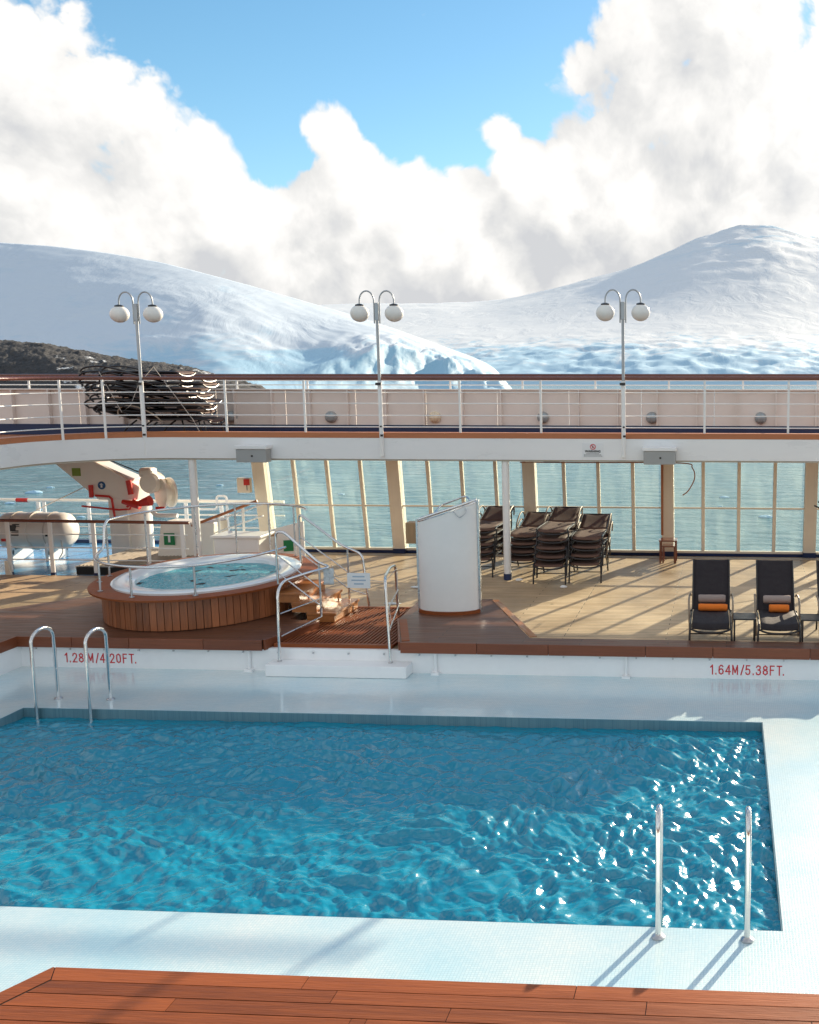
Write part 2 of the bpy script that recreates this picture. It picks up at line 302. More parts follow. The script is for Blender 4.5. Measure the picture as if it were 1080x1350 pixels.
def glass_mat(name, tint, kd=0.0, dcol=(.8, .85, .85)):
    m = bpy.data.materials.new(name); m.use_nodes = True; nt = m.node_tree; nt.nodes.clear()
    o = N(nt, 'ShaderNodeOutputMaterial')
    t = N(nt, 'ShaderNodeBsdfTransparent'); t.inputs[0].default_value = (*tint, 1)
    gl = N(nt, 'ShaderNodeBsdfGlossy'); gl.inputs['Roughness'].default_value = .02
    df = N(nt, 'ShaderNodeBsdfTranslucent'); df.inputs[0].default_value = (*dcol, 1)
    fr = N(nt, 'ShaderNodeFresnel'); fr.inputs['IOR'].default_value = 1.45
    tc = N(nt, 'ShaderNodeTexCoord'); n = N(nt, 'ShaderNodeTexNoise'); n.inputs['Scale'].default_value = 1.5; n.inputs['Detail'].default_value = 6
    mp = N(nt, 'ShaderNodeMapping'); mp.inputs['Scale'].default_value = (3, 3, .6); L(nt, tc.outputs['Object'], mp.inputs[0]); L(nt, mp.outputs[0], n.inputs['Vector'])
    m1 = N(nt, 'ShaderNodeMixShader'); L(nt, maprange(nt, n.outputs['Fac'], .35, .75, kd * .35, kd * 1.6), m1.inputs[0]); L(nt, t.outputs[0], m1.inputs[1]); L(nt, df.outputs[0], m1.inputs[2])
    m2 = N(nt, 'ShaderNodeMixShader'); L(nt, fr.outputs[0], m2.inputs[0]); L(nt, m1.outputs[0], m2.inputs[1]); L(nt, gl.outputs[0], m2.inputs[2])
    L(nt, m2.outputs[0], o.inputs[0]); return m
M['pane'] = glass_mat('salt_hazed_tinted_glass', (.935, .98, .97), .035, (.70, .85, .80))

def snow_mat(name, ice_lo, ice_hi, zone=0, snow=(.74, .78, .82), flecks=False):
    m = bpy.data.materials.new(name); m.use_nodes = True; nt = m.node_tree; p = nt.nodes['Principled BSDF']
    ge = N(nt, 'ShaderNodeNewGeometry'); sx = N(nt, 'ShaderNodeSeparateXYZ'); L(nt, ge.outputs['Normal'], sx.inputs[0])
    tc = N(nt, 'ShaderNodeTexCoord'); n = N(nt, 'ShaderNodeTexNoise'); n.inputs['Scale'].default_value = .02; n.inputs['Detail'].default_value = 9; n.inputs['Roughness'].default_value = .65
    L(nt, tc.outputs['Object'], n.inputs['Vector'])
    st = math_(nt, 'ADD', sx.outputs['Z'], math_(nt, 'MULTIPLY', math_(nt, 'SUBTRACT', n.outputs['Fac'], .5), .7))
    f = maprange(nt, st, ice_lo, ice_hi, 1, 0, 'SMOOTHSTEP')
    if zone:   # bare blue glacier ice low down at the front, patchy
        sp = N(nt, 'ShaderNodeSeparateXYZ'); L(nt, tc.outputs['Object'], sp.inputs[0])
        nn = N(nt, 'ShaderNodeTexNoise'); nn.inputs['Scale'].default_value = .03; nn.inputs['Detail'].default_value = 8; nn.inputs['Roughness'].default_value = .7; nn.inputs['Distortion'].default_value = 1.0
        mpz = N(nt, 'ShaderNodeMapping'); mpz.inputs['Scale'].default_value = (.55, .16, 1.6); mpz.inputs['Rotation'].default_value = (0, 0, .35); L(nt, tc.outputs['Object'], mpz.inputs[0]); L(nt, mpz.outputs[0], nn.inputs['Vector'])
        zz = math_(nt, 'ADD', sp.outputs['Z'], math_(nt, 'MULTIPLY', math_(nt, 'SUBTRACT', nn.outputs['Fac'], .5), zone * 3.6))
        f = math_(nt, 'MAXIMUM', f, maprange(nt, zz, zone * .35, zone * 1.05, .85, 0, 'SMOOTHSTEP'))
    if flecks:   # crevasses and bare blue grey ice showing through high up
        nf = N(nt, 'ShaderNodeTexNoise'); nf.inputs['Scale'].default_value = .006; nf.inputs['Detail'].default_value = 9; nf.inputs['Roughness'].default_value = .62; nf.inputs['Distortion'].default_value = 1.6
        mpf = N(nt, 'ShaderNodeMapping'); mpf.inputs['Scale'].default_value = (.8, .35, 2.6); L(nt, tc.outputs['Object'], mpf.inputs[0]); L(nt, mpf.outputs[0], nf.inputs['Vector'])
        spf = N(nt, 'ShaderNodeSeparateXYZ'); L(nt, tc.outputs['Object'], spf.inputs[0])
        hi_ = maprange(nt, spf.outputs['Z'], 300, 460, 0, .75, 'SMOOTHSTEP')
        f = math_(nt, 'MAXIMUM', f, math_(nt, 'MULTIPLY', maprange(nt, nf.outputs['Fac'], .52, .60, 0, 1), hi_))
    mixc = N(nt, 'ShaderNodeMix', data_type='RGBA'); L(nt, f, mixc.inputs[0]); mixc.inputs[6].default_value = (*snow, 1); mixc.inputs[7].default_value = (.34, .58, .76, 1)
    L(nt, mixc.outputs[2], p.inputs['Base Color']); p.inputs['Roughness'].default_value = .6
    n3 = N(nt, 'ShaderNodeTexNoise'); n3.inputs['Scale'].default_value = .016; n3.inputs['Detail'].default_value = 7; n3.inputs['Roughness'].default_value = .52; n3.inputs['Distortion'].default_value = .8
    mp = N(nt, 'ShaderNodeMapping'); mp.inputs['Scale'].default_value = (1, .5, 1); L(nt, tc.outputs['Object'], mp.inputs[0]); L(nt, mp.outputs[0], n3.inputs['Vector'])
    b = N(nt, 'ShaderNodeBump'); b.inputs['Strength'].default_value = .45; b.inputs['Distance'].default_value = 9.0
    L(nt, n3.outputs['Fac'], b.inputs['Height']); L(nt, b.outputs[0], p.inputs['Normal'])
    return m
M['snow'] = snow_mat('shaded_hill_snow', .66, .90, 26, (.60, .69, .79))  # hill snow colour darkened to stand for cloud shadow on the slope
M['glacier'] = snow_mat('glacier_snow', .60, .90, 60, flecks=True)
def scree_mat():
    m = bpy.data.materials.new('dark_scree'); m.use_nodes = True; nt = m.node_tree; p = nt.nodes['Principled BSDF']
    tc = N(nt, 'ShaderNodeTexCoord'); n = N(nt, 'ShaderNodeTexNoise'); n.inputs['Scale'].default_value = .5; n.inputs['Detail'].default_value = 8; n.inputs['Roughness'].default_value = .75
    L(nt, tc.outputs['Object'], n.inputs['Vector'])
    n2 = N(nt, 'ShaderNodeTexNoise'); n2.inputs['Scale'].default_value = .045; n2.inputs['Detail'].default_value = 6; n2.inputs['Roughness'].default_value = .7; L(nt, tc.outputs['Object'], n2.inputs['Vector'])
    cr = N(nt, 'ShaderNodeValToRGB'); L(nt, n.outputs['Fac'], cr.inputs[0]); cr.color_ramp.elements[0].position = .3; cr.color_ramp.elements[0].color = (.012, .013, .016, 1); cr.color_ramp.elements[1].position = .75; cr.color_ramp.elements[1].color = (.075, .073, .075, 1)
    s = maprange(nt, n2.outputs['Fac'], .60, .64)
    a = N(nt, 'ShaderNodeMix', data_type='RGBA'); L(nt, s, a.inputs[0]); L(nt, cr.outputs[0], a.inputs[6]); a.inputs[7].default_value = (.8, .83, .86, 1)
    L(nt, a.outputs[2], p.inputs['Base Color']); p.inputs['Roughness'].default_value = .8
    b = N(nt, 'ShaderNodeBump'); b.inputs['Strength'].default_value = .8; b.inputs['Distance'].default_value = 1.2; L(nt, n.outputs['Fac'], b.inputs['Height']); L(nt, b.outputs[0], p.inputs['Normal'])
    return m
M['scree'] = scree_mat()

# ------------------------------------------------------------------ mesh helpers
class MB:
    def __init__(s): s.v = []; s.f = []
    def add(s, vs, fs):
        o = len(s.v); s.v += [tuple(x) for x in vs]; s.f += [tuple(i + o for i in f) for f in fs]; return s
    def box(s, c, d, rz=0, mtx=None):
        hx, hy, hz = d[0] / 2, d[1] / 2, d[2] / 2
        vs = [Vector((x * hx, y * hy, z * hz)) for x in (-1, 1) for y in (-1, 1) for z in (-1, 1)]
        if rz: vs = [Matrix.Rotation(rz, 3, 'Z') @ v for v in vs]
        if mtx: vs = [mtx @ v for v in vs]
        vs = [v + Vector(c) for v in vs]
        return s.add(vs, [(0, 1, 3, 2), (4, 6, 7, 5), (0, 4, 5, 1), (2, 3, 7, 6), (0, 2, 6, 4), (1, 5, 7, 3)])
    def b2(s, a, b): return s.box([(a[i] + b[i]) / 2 for i in range(3)], [abs(b[i] - a[i]) for i in range(3)])
    def tube(s, pts, r, n=10, closed=False, caps=True):
        pts = [Vector(p) for p in pts]; m = len(pts); rings = []
        rad = r if isinstance(r, (list, tuple)) else [r] * m
        prev = None
        for i, p in enumerate(pts):
            if closed: t = pts[(i + 1) % m] - pts[i - 1]
            else: t = pts[min(i + 1, m - 1)] - pts[max(i - 1, 0)]
            t.normalize()
            a = prev if prev is not None else (Vector((0, 0, 1)) if abs(t.z) < .9 else Vector((1, 0, 0)))
            x = (a - t * a.dot(t))
            if x.length < 1e-4: x = t.orthogonal()
            x.normalize(); y = t.cross(x); prev = x
            rings.append([p + (x * math.cos(k * 2 * math.pi / n) + y * math.sin(k * 2 * math.pi / n)) * rad[i] for k in range(n)])
        vs = [v for q in rings for v in q]; fs = []
        for i in range(m if closed else m - 1):
            j = (i + 1) % m
            for k in range(n):
                l = (k + 1) % n; fs.append((i * n + k, i * n + l, j * n + l, j * n + k))
        if not closed and caps: fs.append(tuple(range(n - 1, -1, -1))); fs.append(tuple((m - 1) * n + k for k in range(n)))
        return s.add(vs, fs)
    def bar(s, a, b, r, n=10): return s.tube([a, b], r, n)
    def lathe(s, prof, n=24, c=(0, 0, 0), sx=1.0, sy=1.0, close=False, caps=True):
        vs = []; fs = []
        for (r, z) in prof:
            for k in range(n):
                a = 2 * math.pi * k / n; vs.append((c[0] + r * sx * math.cos(a), c[1] + r * sy * math.sin(a), c[2] + z))
        m = len(prof)
        for i in range(m if close else m - 1):
            j = (i + 1) % m
            for k in range(n):
                l = (k + 1) % n; fs.append((i * n + k, i * n + l, j * n + l, j * n + k))
        if not close and caps:
            if prof[0][0] > 1e-6: fs.append(tuple(range(n - 1, -1, -1)))
            if prof[-1][0] > 1e-6: fs.append(tuple((m - 1) * n + k for k in range(n)))
        return s.add(vs, fs)
    def prism(s, poly, z0, z1, mtx=None):
        n = len(poly); vs = [Vector((x, y, z0)) for x, y in poly] + [Vector((x, y, z1)) for x, y in poly]
        if mtx: vs = [mtx @ v for v in vs]
        return s.add(vs, [tuple(range(n - 1, -1, -1)), tuple(range(n, 2 * n))] + [(i, (i + 1) % n, n + (i + 1) % n, n + i) for i in range(n)])
    def build(s, name, m, parent=None, smooth=False, bevel=0.0, label=None, loc=None, kind=None, sheet=False):
        me = bpy.data.meshes.new(name); me.from_pydata(s.v, [], s.f)
        me.materials.append(M[m] if isinstance(m, str) else m)
        me.update()
        import bmesh
        bm = bmesh.new(); bm.from_mesh(me); bmesh.ops.remove_doubles(bm, verts=bm.verts, dist=1e-5); bmesh.ops.recalc_face_normals(bm, faces=bm.faces)
        if sheet and sum(f.normal.z for f in bm.faces) < 0: bmesh.ops.reverse_faces(bm, faces=bm.faces)
        bm.to_mesh(me); bm.free()
        if smooth:
            for p in me.polygons: p.use_smooth = True
            me.set_sharp_from_angle(angle=R(40))
        o = bpy.data.objects.new(name, me); col.objects.link(o)
        if loc: o.location = loc
        if parent is not None: o.parent = parent
        if bevel:
            b = o.modifiers.new('bevel', 'BEVEL'); b.width = bevel; b.segments = 2; b.limit_method = 'ANGLE'; b.angle_limit = R(40)
        if label: o['label'] = label
        if kind: o['kind'] = kind
        return o
def thing(name, label, cat, loc=(0, 0, 0), rz=0, group=None):
    o = bpy.data.objects.new(name, None); col.objects.link(o); o.empty_display_size = .1
    o.location = loc; o.rotation_euler = (0, 0, rz); o['label'] = label; o['category'] = cat
    if group: o['group'] = group
    return o
def tag(o, label, cat, group=None):
    o['label'] = label; o['category'] = cat
    if group: o['group'] = group
    return o
def struct(o, label=None):
    o['kind'] = 'structure'
    if label: o['label'] = label
    return o
def copy_tree(o, parent=None):
    c = o.copy(); col.objects.link(c); c.parent = parent
    for ch in list(o.children): copy_tree(ch, c)
    return c
def arc(c, r, a0, a1, n, z=0, ry=None):
    ry = ry or r
    return [(c[0] + r * math.cos(R(a0 + (a1 - a0) * i / (n - 1))), c[1] + ry * math.sin(R(a0 + (a1 - a0) * i / (n - 1))), z) for i in range(n)]
def smoothpath(pts, n=6):
    """rounded corners: Catmull-Rom through the points"""
    P = [Vector(p) for p in pts]; P = [P[0] * 2 - P[1]] + P + [P[-1] * 2 - P[-2]]; o = []
    for i in range(1, len(P) - 2):
        for k in range(n):
            t = k / n; a, b, c, d = P[i - 1], P[i], P[i + 1], P[i + 2]
            o.append(.5 * ((2 * b) + (c - a) * t + (2 * a - 5 * b + 4 * c - d) * t * t + (3 * b - a - 3 * c + d) * t ** 3))
    o.append(P[-2]); return o
def fillet(pts, r=.08, n=5):
    P = [Vector(p) for p in pts]; o = [P[0]]
    for i in range(1, len(P) - 1):
        a, b, c = P[i - 1], P[i], P[i + 1]
        d1 = (a - b); d2 = (c - b); q = min(r, d1.length * .48, d2.length * .48)
        s, e = b + d1.normalized() * q, b + d2.normalized() * q
        for k in range(n + 1):
            t = k / n; o.append((1 - t) ** 2 * s + 2 * t * (1 - t) * b + t * t * e)
    o.append(P[-1]); return o
def text_mesh(txt, size, m, name, parent=None, loc=(0, 0, 0), rot=(math.pi / 2, 0, 0), spacing=1.0, bold=0.0, extrude=.0015, xscale=1.0, label=None):
    cu = bpy.data.curves.new(name, 'FONT'); cu.body = txt; cu.size = size; cu.space_character = spacing; cu.offset = bold; cu.extrude = extrude; cu.align_x = 'LEFT'
    t = bpy.data.objects.new('tmp', cu); col.objects.link(t)
    dg = bpy.context.evaluated_depsgraph_get(); me = bpy.data.meshes.new_from_object(t.evaluated_get(dg))
    bpy.data.objects.remove(t); bpy.data.curves.remove(cu)
    me.materials.clear(); me.materials.append(M[m])
    o = bpy.data.objects.new(name, me); col.objects.link(o); o.location = loc; o.rotation_euler = rot; o.scale = (xscale, 1, 1)
    if parent: o.parent = parent
    if label: o['label'] = label
    return o

# ================================================================== SETTING
SEA = -11.8
# sea
o = struct(MB().add([(-9000, -4000, SEA), (9000, -4000, SEA), (9000, 30000, SEA), (-9000, 30000, SEA)], [(0, 1, 2, 3)]).build('sea', 'sea', sheet=True), 'rippled grey blue sea of the bay')

def fbm(x, y, z, oct=5): return noise.fractal(Vector((x, y, z)), 0.9, 2.1, oct)
def interp(pts, u, w=0):
    us = [u] if not w else [u + w * k / 4 for k in range(-4, 5)]
    return float(np.mean(np.interp(us, [p[0] for p in pts], [p[1] for p in pts])))
def bearing(u):  # lateral tangent of a bearing, in ship axes
    d = dirpix(u, 490); return d.x / d.y
def terrain(name, m, us, rows, zfun, label):
    vs = []; fs = []; nu = len(us); nr = len(rows)
    for i, u in enumerate(us):
        a = bearing(u)
        for j, t in enumerate(rows):
            Y, z = zfun(u, t); vs.append((a * Y, Y, z))
    for i in range(nu - 1):
        for j in range(nr - 1):
            p = i * nr + j; fs.append((p, p + nr, p + nr + 1, p + 1))
    b = MB(); b.v = vs; b.f = fs
    o = b.build(name, m, smooth=False, sheet=True)
    for p in o.data.polygons: p.use_smooth = True
    return struct(o, label)
def vz(v, Y): return CAM_H + (490 - v) * Y / 1350

HILL = [(-500, 285), (-200, 297), (0, 317), (100, 326), (200, 341), (300, 365), (360, 384), (420, 402), (480, 420), (540, 440), (590, 459), (625, 472), (645, 481), (656, 489), (664, 500), (674, 512), (700, 540)]
def hill(u, t):
    q_ = max(0, min(1, (u - 260) / 420)); q_ = q_ * q_ * (3 - 2 * q_); Ys = 610 + 230 * q_; Yr = 875 + 120 * q_
    Y = Ys + (Yr - Ys) * t
    zr = vz(interp(HILL, u, 40 if u < 560 else 8), Yr)
    c = max(0, min(1, (u - 360) / 190)); c = c * c * (3 - 2 * c) * max(0, min(1, (672 - u) / 12))          # ice cliff zone
    tt = min(t, 1.0)
    gs = .25 * math.sin(math.pi / 2 * tt) + .75 * tt ** 1.15
    gc = min(1, tt / .16) ** .9 * .62 + .38 * math.sin(math.pi / 2 * tt) if tt > 0 else 0
    gg = gs * (1 - c) + gc * c
    z = SEA - 1 + (zr - SEA + 1) * gg
    if t > 1: z -= (t - 1) ** 1.2 * 160
    a = bearing(u) * Y
    k = fbm(a * .012, Y * .02, 1.3); z += k * 3.2 * min(1, tt * 5) * (1 - .75 * tt)
    z += c * max(0, 1 - tt / .5) * (abs(fbm(a * .04, Y * .012, 5)) * -16 + fbm(a * .12, Y * .06, 8) * 5.0) * min(1, tt * 12)
    z += fbm(a * .06, Y * .06, 3) * 1.2 * max(0, 1 - abs(u - 330) / 150) * max(0, 1 - abs(tt - .4) / .4)
    return Y, z
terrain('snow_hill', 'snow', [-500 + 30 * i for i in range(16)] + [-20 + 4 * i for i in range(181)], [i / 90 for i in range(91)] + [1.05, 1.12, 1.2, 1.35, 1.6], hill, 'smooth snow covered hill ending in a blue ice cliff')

PEAK = [(200, 408), (420, 403), (520, 401), (640, 401), (700, 390), (760, 376), (830, 358), (870, 340), (905, 322), (945, 311), (1000, 301), (1035, 304), (1058, 314), (1080, 319), (1130, 326), (1250, 350), (1500, 372), (1900, 390)]
PROF = [(1270, 508), (1284, 497), (1330, 489), (1450, 476), (1700, 458), (2000, 445), (2400, 432), (2800, 418)]
def glac(u, t):
    Y = 1270 + 2500 * t
    if u > 560: Y0 = 0
    vv = interp(PROF, Y)
    bulge = 8 * math.exp(-((u - 900) / 170) ** 2)
    vs = interp(PEAK, u, 26)
    s = max(0, min(1, (Y - 1700) / (3600 - 1700))); s = s * s * (3 - 2 * s)
    vv = (vv - bulge * min(1, t * 12)) * (1 - s) + vs * s
    z = vz(vv, Y)
    if t == 0: z = SEA - 2
    if Y > 3600: z -= (Y - 3600) * .35
    a = bearing(u) * Y
    cre = max(0, min(1, (Y - 1275) / 40)) * max(0, min(1, (1980 - Y) / 420))
    z += cre * (-abs(fbm(a * .011, Y * .009, 2)) * 9 + fbm(a * .03, Y * .02, 9) * 2.5)
    mt = max(0, min(1, (Y - 2300) / 600))
    rock = math.exp(-((u - 1010) / 90) ** 2)
    z += mt * (fbm(a * .0035, Y * .0035, 4) * 7 * s * (1 + 1.2 * rock) - 14 * rock * s + fbm(a * .012, Y * .01, 6) * 7 * rock)
    return Y, z
rows = [0] + [.004 + .012 * i / 6 for i in range(6)] + [.02 + .3 * (i / 70) for i in range(71)] + [.34 + .6 * i / 50 for i in range(51)] + [.97, 1.02, 1.1]
terrain('glacier_mountain', 'glacier', [200 + 20 * i for i in range(14)] + [480 + 4.5 * i for i in range(175)] + [1300 + 50 * i for i in range(13)], rows, glac, 'glacier front rising to a broad snow peak across the bay')

MOR = [(-300, 424), (-100, 438), (0, 447), (60, 452), (110, 462), (160, 472), (210, 477), (260, 486), (300, 497), (350, 512), (395, 523), (420, 534), (450, 545)]
def moraine(u, t):
    Yr = 470; Ys = 385
    Y = Ys + (Yr - Ys) * t
    zr = vz(interp(MOR, u), Yr)
    tt = min(1, t); z = SEA - 1.5 + (zr - SEA + 1.5) * (math.sin(math.pi / 2 * tt) ** .8)
    if t > 1: z -= (t - 1) * 60
    a = bearing(u) * Y
    z += (fbm(a * .12, Y * .12, 2) * 1.0 + abs(fbm(a * .35, Y * .35, 7)) * .9 - .5) * min(1, tt * 6)
    return Y, z
terrain('moraine', 'scree', [-300 + 25 * i for i in range(11)] + [-25 + 2.0 * i for i in range(238)], [i / 60 for i in range(61)] + [1.1, 1.3, 1.8], moraine, 'dark rocky moraine with snow patches at the shore')
# low dark shore rocks and drifting ice
def lump(c, d, seed, m, name, n1=10, n2=6):
    vs = []; fs = []; rr = random.Random(seed)
    for i in range(n2 + 1):
        for k in range(n1):
            th = math.pi * i / n2; a = 2 * math.pi * k / n1; q = 1 + .35 * noise.noise(Vector((math.cos(a) * 1.7 + seed, math.sin(a) * 1.7, i * .6)))
            vs.append((c[0] + d[0] * q * math.sin(th) * math.cos(a), c[1] + d[1] * q * math.sin(th) * math.sin(a), c[2] + d[2] * q * math.cos(th)))
    for i in range(n2):
        for k in range(n1):
            l = (k + 1) % n1; fs.append((i * n1 + k, i * n1 + l, (i + 1) * n1 + l, (i + 1) * n1 + k))
    return MB().add(vs, fs).build(name, m)
for i, (u, Y, w, h) in enumerate([(455, 600, 9, 2.2), (475, 640, 12, 3.2), (500, 700, 14, 2.4), (560, 760, 26, 2.0), (610, 800, 20, 1.6), (640, 830, 16, 1.5)]):
    tag(lump((bearing(u) * Y, Y, SEA), (w, 6, h), i + 3, 'scree', 'shore_rock'), 'low dark rock at the waterline below the ice cliff', 'rock', 'rocks along the foot of the ice cliff')
for i, (u, v, w) in enumerate([(45, 650, 1.2), (67, 643, .6), (13, 664, .7), (52, 672, .4), (107, 682, .5), (955, 656, .7), (1010, 682, .9), (450, 652, .5), (130, 655, .4), (290, 640, .5), (950, 668, .35)]):
    d = dirpix(u, v); t = (SEA - CAM_H) / d.z
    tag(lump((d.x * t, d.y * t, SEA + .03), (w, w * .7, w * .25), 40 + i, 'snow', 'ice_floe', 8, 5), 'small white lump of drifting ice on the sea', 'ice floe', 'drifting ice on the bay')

# hull and lower decks
struct(MB().b2((-60, -6, SEA - 2), (60, 24.55, -2.75)).build('hull', 'hull'), 'ship hull below the decks')
LW = -0.35           # wet ledge level
# pool: ledge sheet round the basin, basin, water
PX0, PX1, PY0, PY1 = -9.6, 0.48, 7.9, 12.97
WX0, WX1, WY0, WY1 = -10.95, 2.5, 5.2, 14.86
def ring(b, o, i, z):
    vs = [(o[0], o[2], z), (o[1], o[2], z), (o[1], o[3], z), (o[0], o[3], z), (i[0], i[2], z), (i[1], i[2], z), (i[1], i[3], z), (i[0], i[3], z)]
    return b.add(vs, [(0, 1, 5, 4), (1, 2, 6, 5), (2, 3, 7, 6), (3, 0, 4, 7)])
struct(ring(MB(), (WX0, WX1, WY0, WY1), (PX0, PX1, PY0, PY1), LW).build('pool_ledge', 'wet_tile', sheet=True), 'wet mosaic tiled ledge round the pool')
BZ = -1.95
b = MB(); b.add([(PX0, PY0, LW), (PX1, PY0, LW), (PX1, PY1, LW), (PX0, PY1, LW), (PX0, PY0, BZ), (PX1, PY0, BZ), (PX1, PY1, BZ), (PX0, PY1, BZ)], [(4, 5, 6, 7), (0, 4, 5, 1), (1, 5, 6, 2), (2, 6, 7, 3), (3, 7, 4, 0)])
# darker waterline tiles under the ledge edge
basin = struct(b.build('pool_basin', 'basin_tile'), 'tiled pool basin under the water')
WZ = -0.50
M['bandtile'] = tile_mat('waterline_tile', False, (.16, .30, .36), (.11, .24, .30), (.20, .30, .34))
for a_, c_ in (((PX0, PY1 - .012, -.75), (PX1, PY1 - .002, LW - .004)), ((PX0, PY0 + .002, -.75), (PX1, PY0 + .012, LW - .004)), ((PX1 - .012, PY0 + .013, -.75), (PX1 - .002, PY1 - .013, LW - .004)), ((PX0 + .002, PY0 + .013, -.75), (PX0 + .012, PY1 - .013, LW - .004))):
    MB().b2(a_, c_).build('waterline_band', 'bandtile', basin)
rw = np.random.RandomState(3)
def waves(x, y, n, lmin, lmax, slope, seed, main=None, spread=1.0):
    r = np.random.RandomState(seed); z = np.zeros_like(x)
    wx = x + .10 * np.sin(2.1 * y + 1.3 * x) + .06 * np.sin(4.7 * x - 2.2 * y + 1); wy = y + .10 * np.sin(1.9 * x - 1.1 * y + 2) + .05 * np.sin(5.1 * y + 1.7 * x)
    for i in range(n):
        lam = lmin * (lmax / lmin) ** r.rand(); k = 2 * math.pi / lam
        th = r.rand() * 2 * math.pi if main is None else main + r.randn() * spread
        ph = r.rand() * 6.28
        a = slope / k / math.sqrt(n) * 1.4
        q = np.sin(k * (wx * math.cos(th) + wy * math.sin(th)) + ph)
        z += a * (q + .5 * q * q)
    return z
def water_sheet(name, x0, x1, y0, y1, z, step, zfn, m, label, clip=None):
    nx = int((x1 - x0) / step) + 1; ny = int((y1 - y0) / step) + 1
    X, Yg = np.meshgrid(np.linspace(x0, x1, nx), np.linspace(y0, y1, ny))
    Z = z + zfn(X, Yg)
    if clip is not None: X, Yg = clip(X, Yg)
    vs = np.stack([X.ravel(), Yg.ravel(), Z.ravel()], 1)
    idx = np.arange(nx * ny).reshape(ny, nx)
    fs = np.stack([idx[:-1, :-1], idx[:-1, 1:], idx[1:, 1:], idx[1:, :-1]], -1).reshape(-1, 4)
    me = bpy.data.meshes.new(name); me.vertices.add(len(vs)); me.vertices.foreach_set('co', vs.ravel().astype(np.float32))
    me.loops.add(fs.size); me.loops.foreach_set('vertex_index', fs.ravel().astype(np.int32))
    me.polygons.add(len(fs)); me.polygons.foreach_set('loop_start', np.arange(0, fs.size, 4, dtype=np.int32)); me.polygons.foreach_set('loop_total', np.full(len(fs), 4, np.int32))
    me.update(calc_edges=True); me.validate()
    me.polygons.foreach_set('use_smooth', np.ones(len(fs), bool))
    me.materials.append(M[m])
    o = bpy.data.objects.new(name, me); col.objects.link(o)
    if label: struct(o, label)
    return o
def poolwave(x, y):
    right = np.clip((x + 3.2) / 2.2, 0, 1); right = right * right * (3 - 2 * right)
    gust = .9 + .3 * np.sin(x * .9 + .4) * np.sin(y * 1.1 + .5) + .15 * np.sin(x * 2.3 - y * 1.7)
    z = waves(x, y, 18, .6, 1.5, .055, 5, main=1.5, spread=.7) + waves(x, y, 44, .18, .5, .21, 9, main=1.5, spread=.5) + waves(x, y, 34, .075, .17, .19, 12, main=1.4, spread=.8)
    z2 = waves(x, y, 36, .14, .42, .32, 21, main=.55, spread=.5) + waves(x, y, 30, .07, .14, .20, 23, main=.5, spread=.8)
    edge = np.clip((PY1 - y) / .5, .35, 1)
    return (z * gust * (1 - .25 * right) + z2 * (.48 + .60 * right)) * edge
water_sheet('pool_water', PX0 + .013, PX1 - .013, PY0 + .013, PY1 - .013, WZ, .018, poolwave, 'water', 'rippled turquoise pool water')

# raised white pool surround (walls up to the wooden edge)
sur = struct(MB().b2((WX0 - .3, WY1, LW - .2), (WX1 + .3, WY1 + .08, .005)).build('pool_surround', 'poolwall'), 'white painted wall round the pool ledge')
MB().b2((WX0 - .08, WY0, LW - .2), (WX0, WY1, .005)).build('side_wall', 'poolwall', sur)
MB().b2((WX1, WY0, LW - .2), (WX1 + .08, WY1, .005)).build('side_wall', 'poolwall', sur)
MB().b2((-4.6, 6.17, LW - .2), (WX1, 6.25, .145)).build('front_wall', 'poolwall', sur)
for x in (-7.3, -4.4, -1.5):
    b = MB().tube([(x, WY1 - .03, -.02), (x, WY1 - .03, LW + .03)], .025, 8); b.box((x, WY1 - .05, LW + .02), (.12, .1, .04)); b.build('pipe', 'poolwall', sur, smooth=True)
x = -10.7
while x < 2.3:
    MB().box((x, WY1 - .012, -.055), (.022, .03, .022)).build('bolt', 'chrome2', sur); x += .55
GL = {'1': [[(.12, .78), (.34, 1), (.34, 0)]], '2': [[(.04, .74), (.1, .93), (.28, 1), (.46, .93), (.52, .74), (.46, .55), (.04, 0), (.54, 0)]],
      '3': [[(.06, .82), (.16, .97), (.3, 1), (.46, .92), (.5, .76), (.42, .58), (.24, .54)], [(.24, .54), (.46, .48), (.54, .27), (.46, .08), (.28, 0), (.12, .04), (.04, .2)]],
      '4': [[(.42, 0), (.42, 1), (.02, .3), (.56, .3)]], '5': [[(.5, 1), (.12, 1), (.07, .54), (.28, .62), (.46, .54), (.53, .32), (.46, .09), (.28, 0), (.12, .05), (.04, .2)]],
      '6': [[(.5, .86), (.38, .98), (.22, .98), (.08, .8), (.04, .4), (.08, .12), (.28, 0), (.48, .1), (.54, .31), (.46, .53), (.28, .6), (.1, .5), (.05, .36)]],
      '8': [[(.28, .54), (.1, .64), (.08, .85), (.28, 1), (.48, .85), (.46, .64), (.28, .54), (.06, .4), (.04, .15), (.28, 0), (.52, .15), (.5, .4), (.28, .54)]],
      '0': [[(.28, 0), (.08, .14), (.04, .5), (.08, .86), (.28, 1), (.48, .86), (.52, .5), (.48, .14), (.28, 0)]],
      'M': [[(.04, 0), (.04, 1), (.32, .2), (.6, 1), (.6, 0)]], '/': [[(.02, -.04), (.34, 1.04)]], 'F': [[(.06, 0), (.06, 1), (.5, 1)], [(.06, .53), (.42, .53)]], 'T': [[(.0, 1), (.52, 1)], [(.26, 1), (.26, 0)]], '.': [[(.1, .0), (.1, .06)]]}
ADV = {'1': .60, '.': .40, '/': .52, ' ': .32, 'M': .92, 'F': .80, 'T': .60}
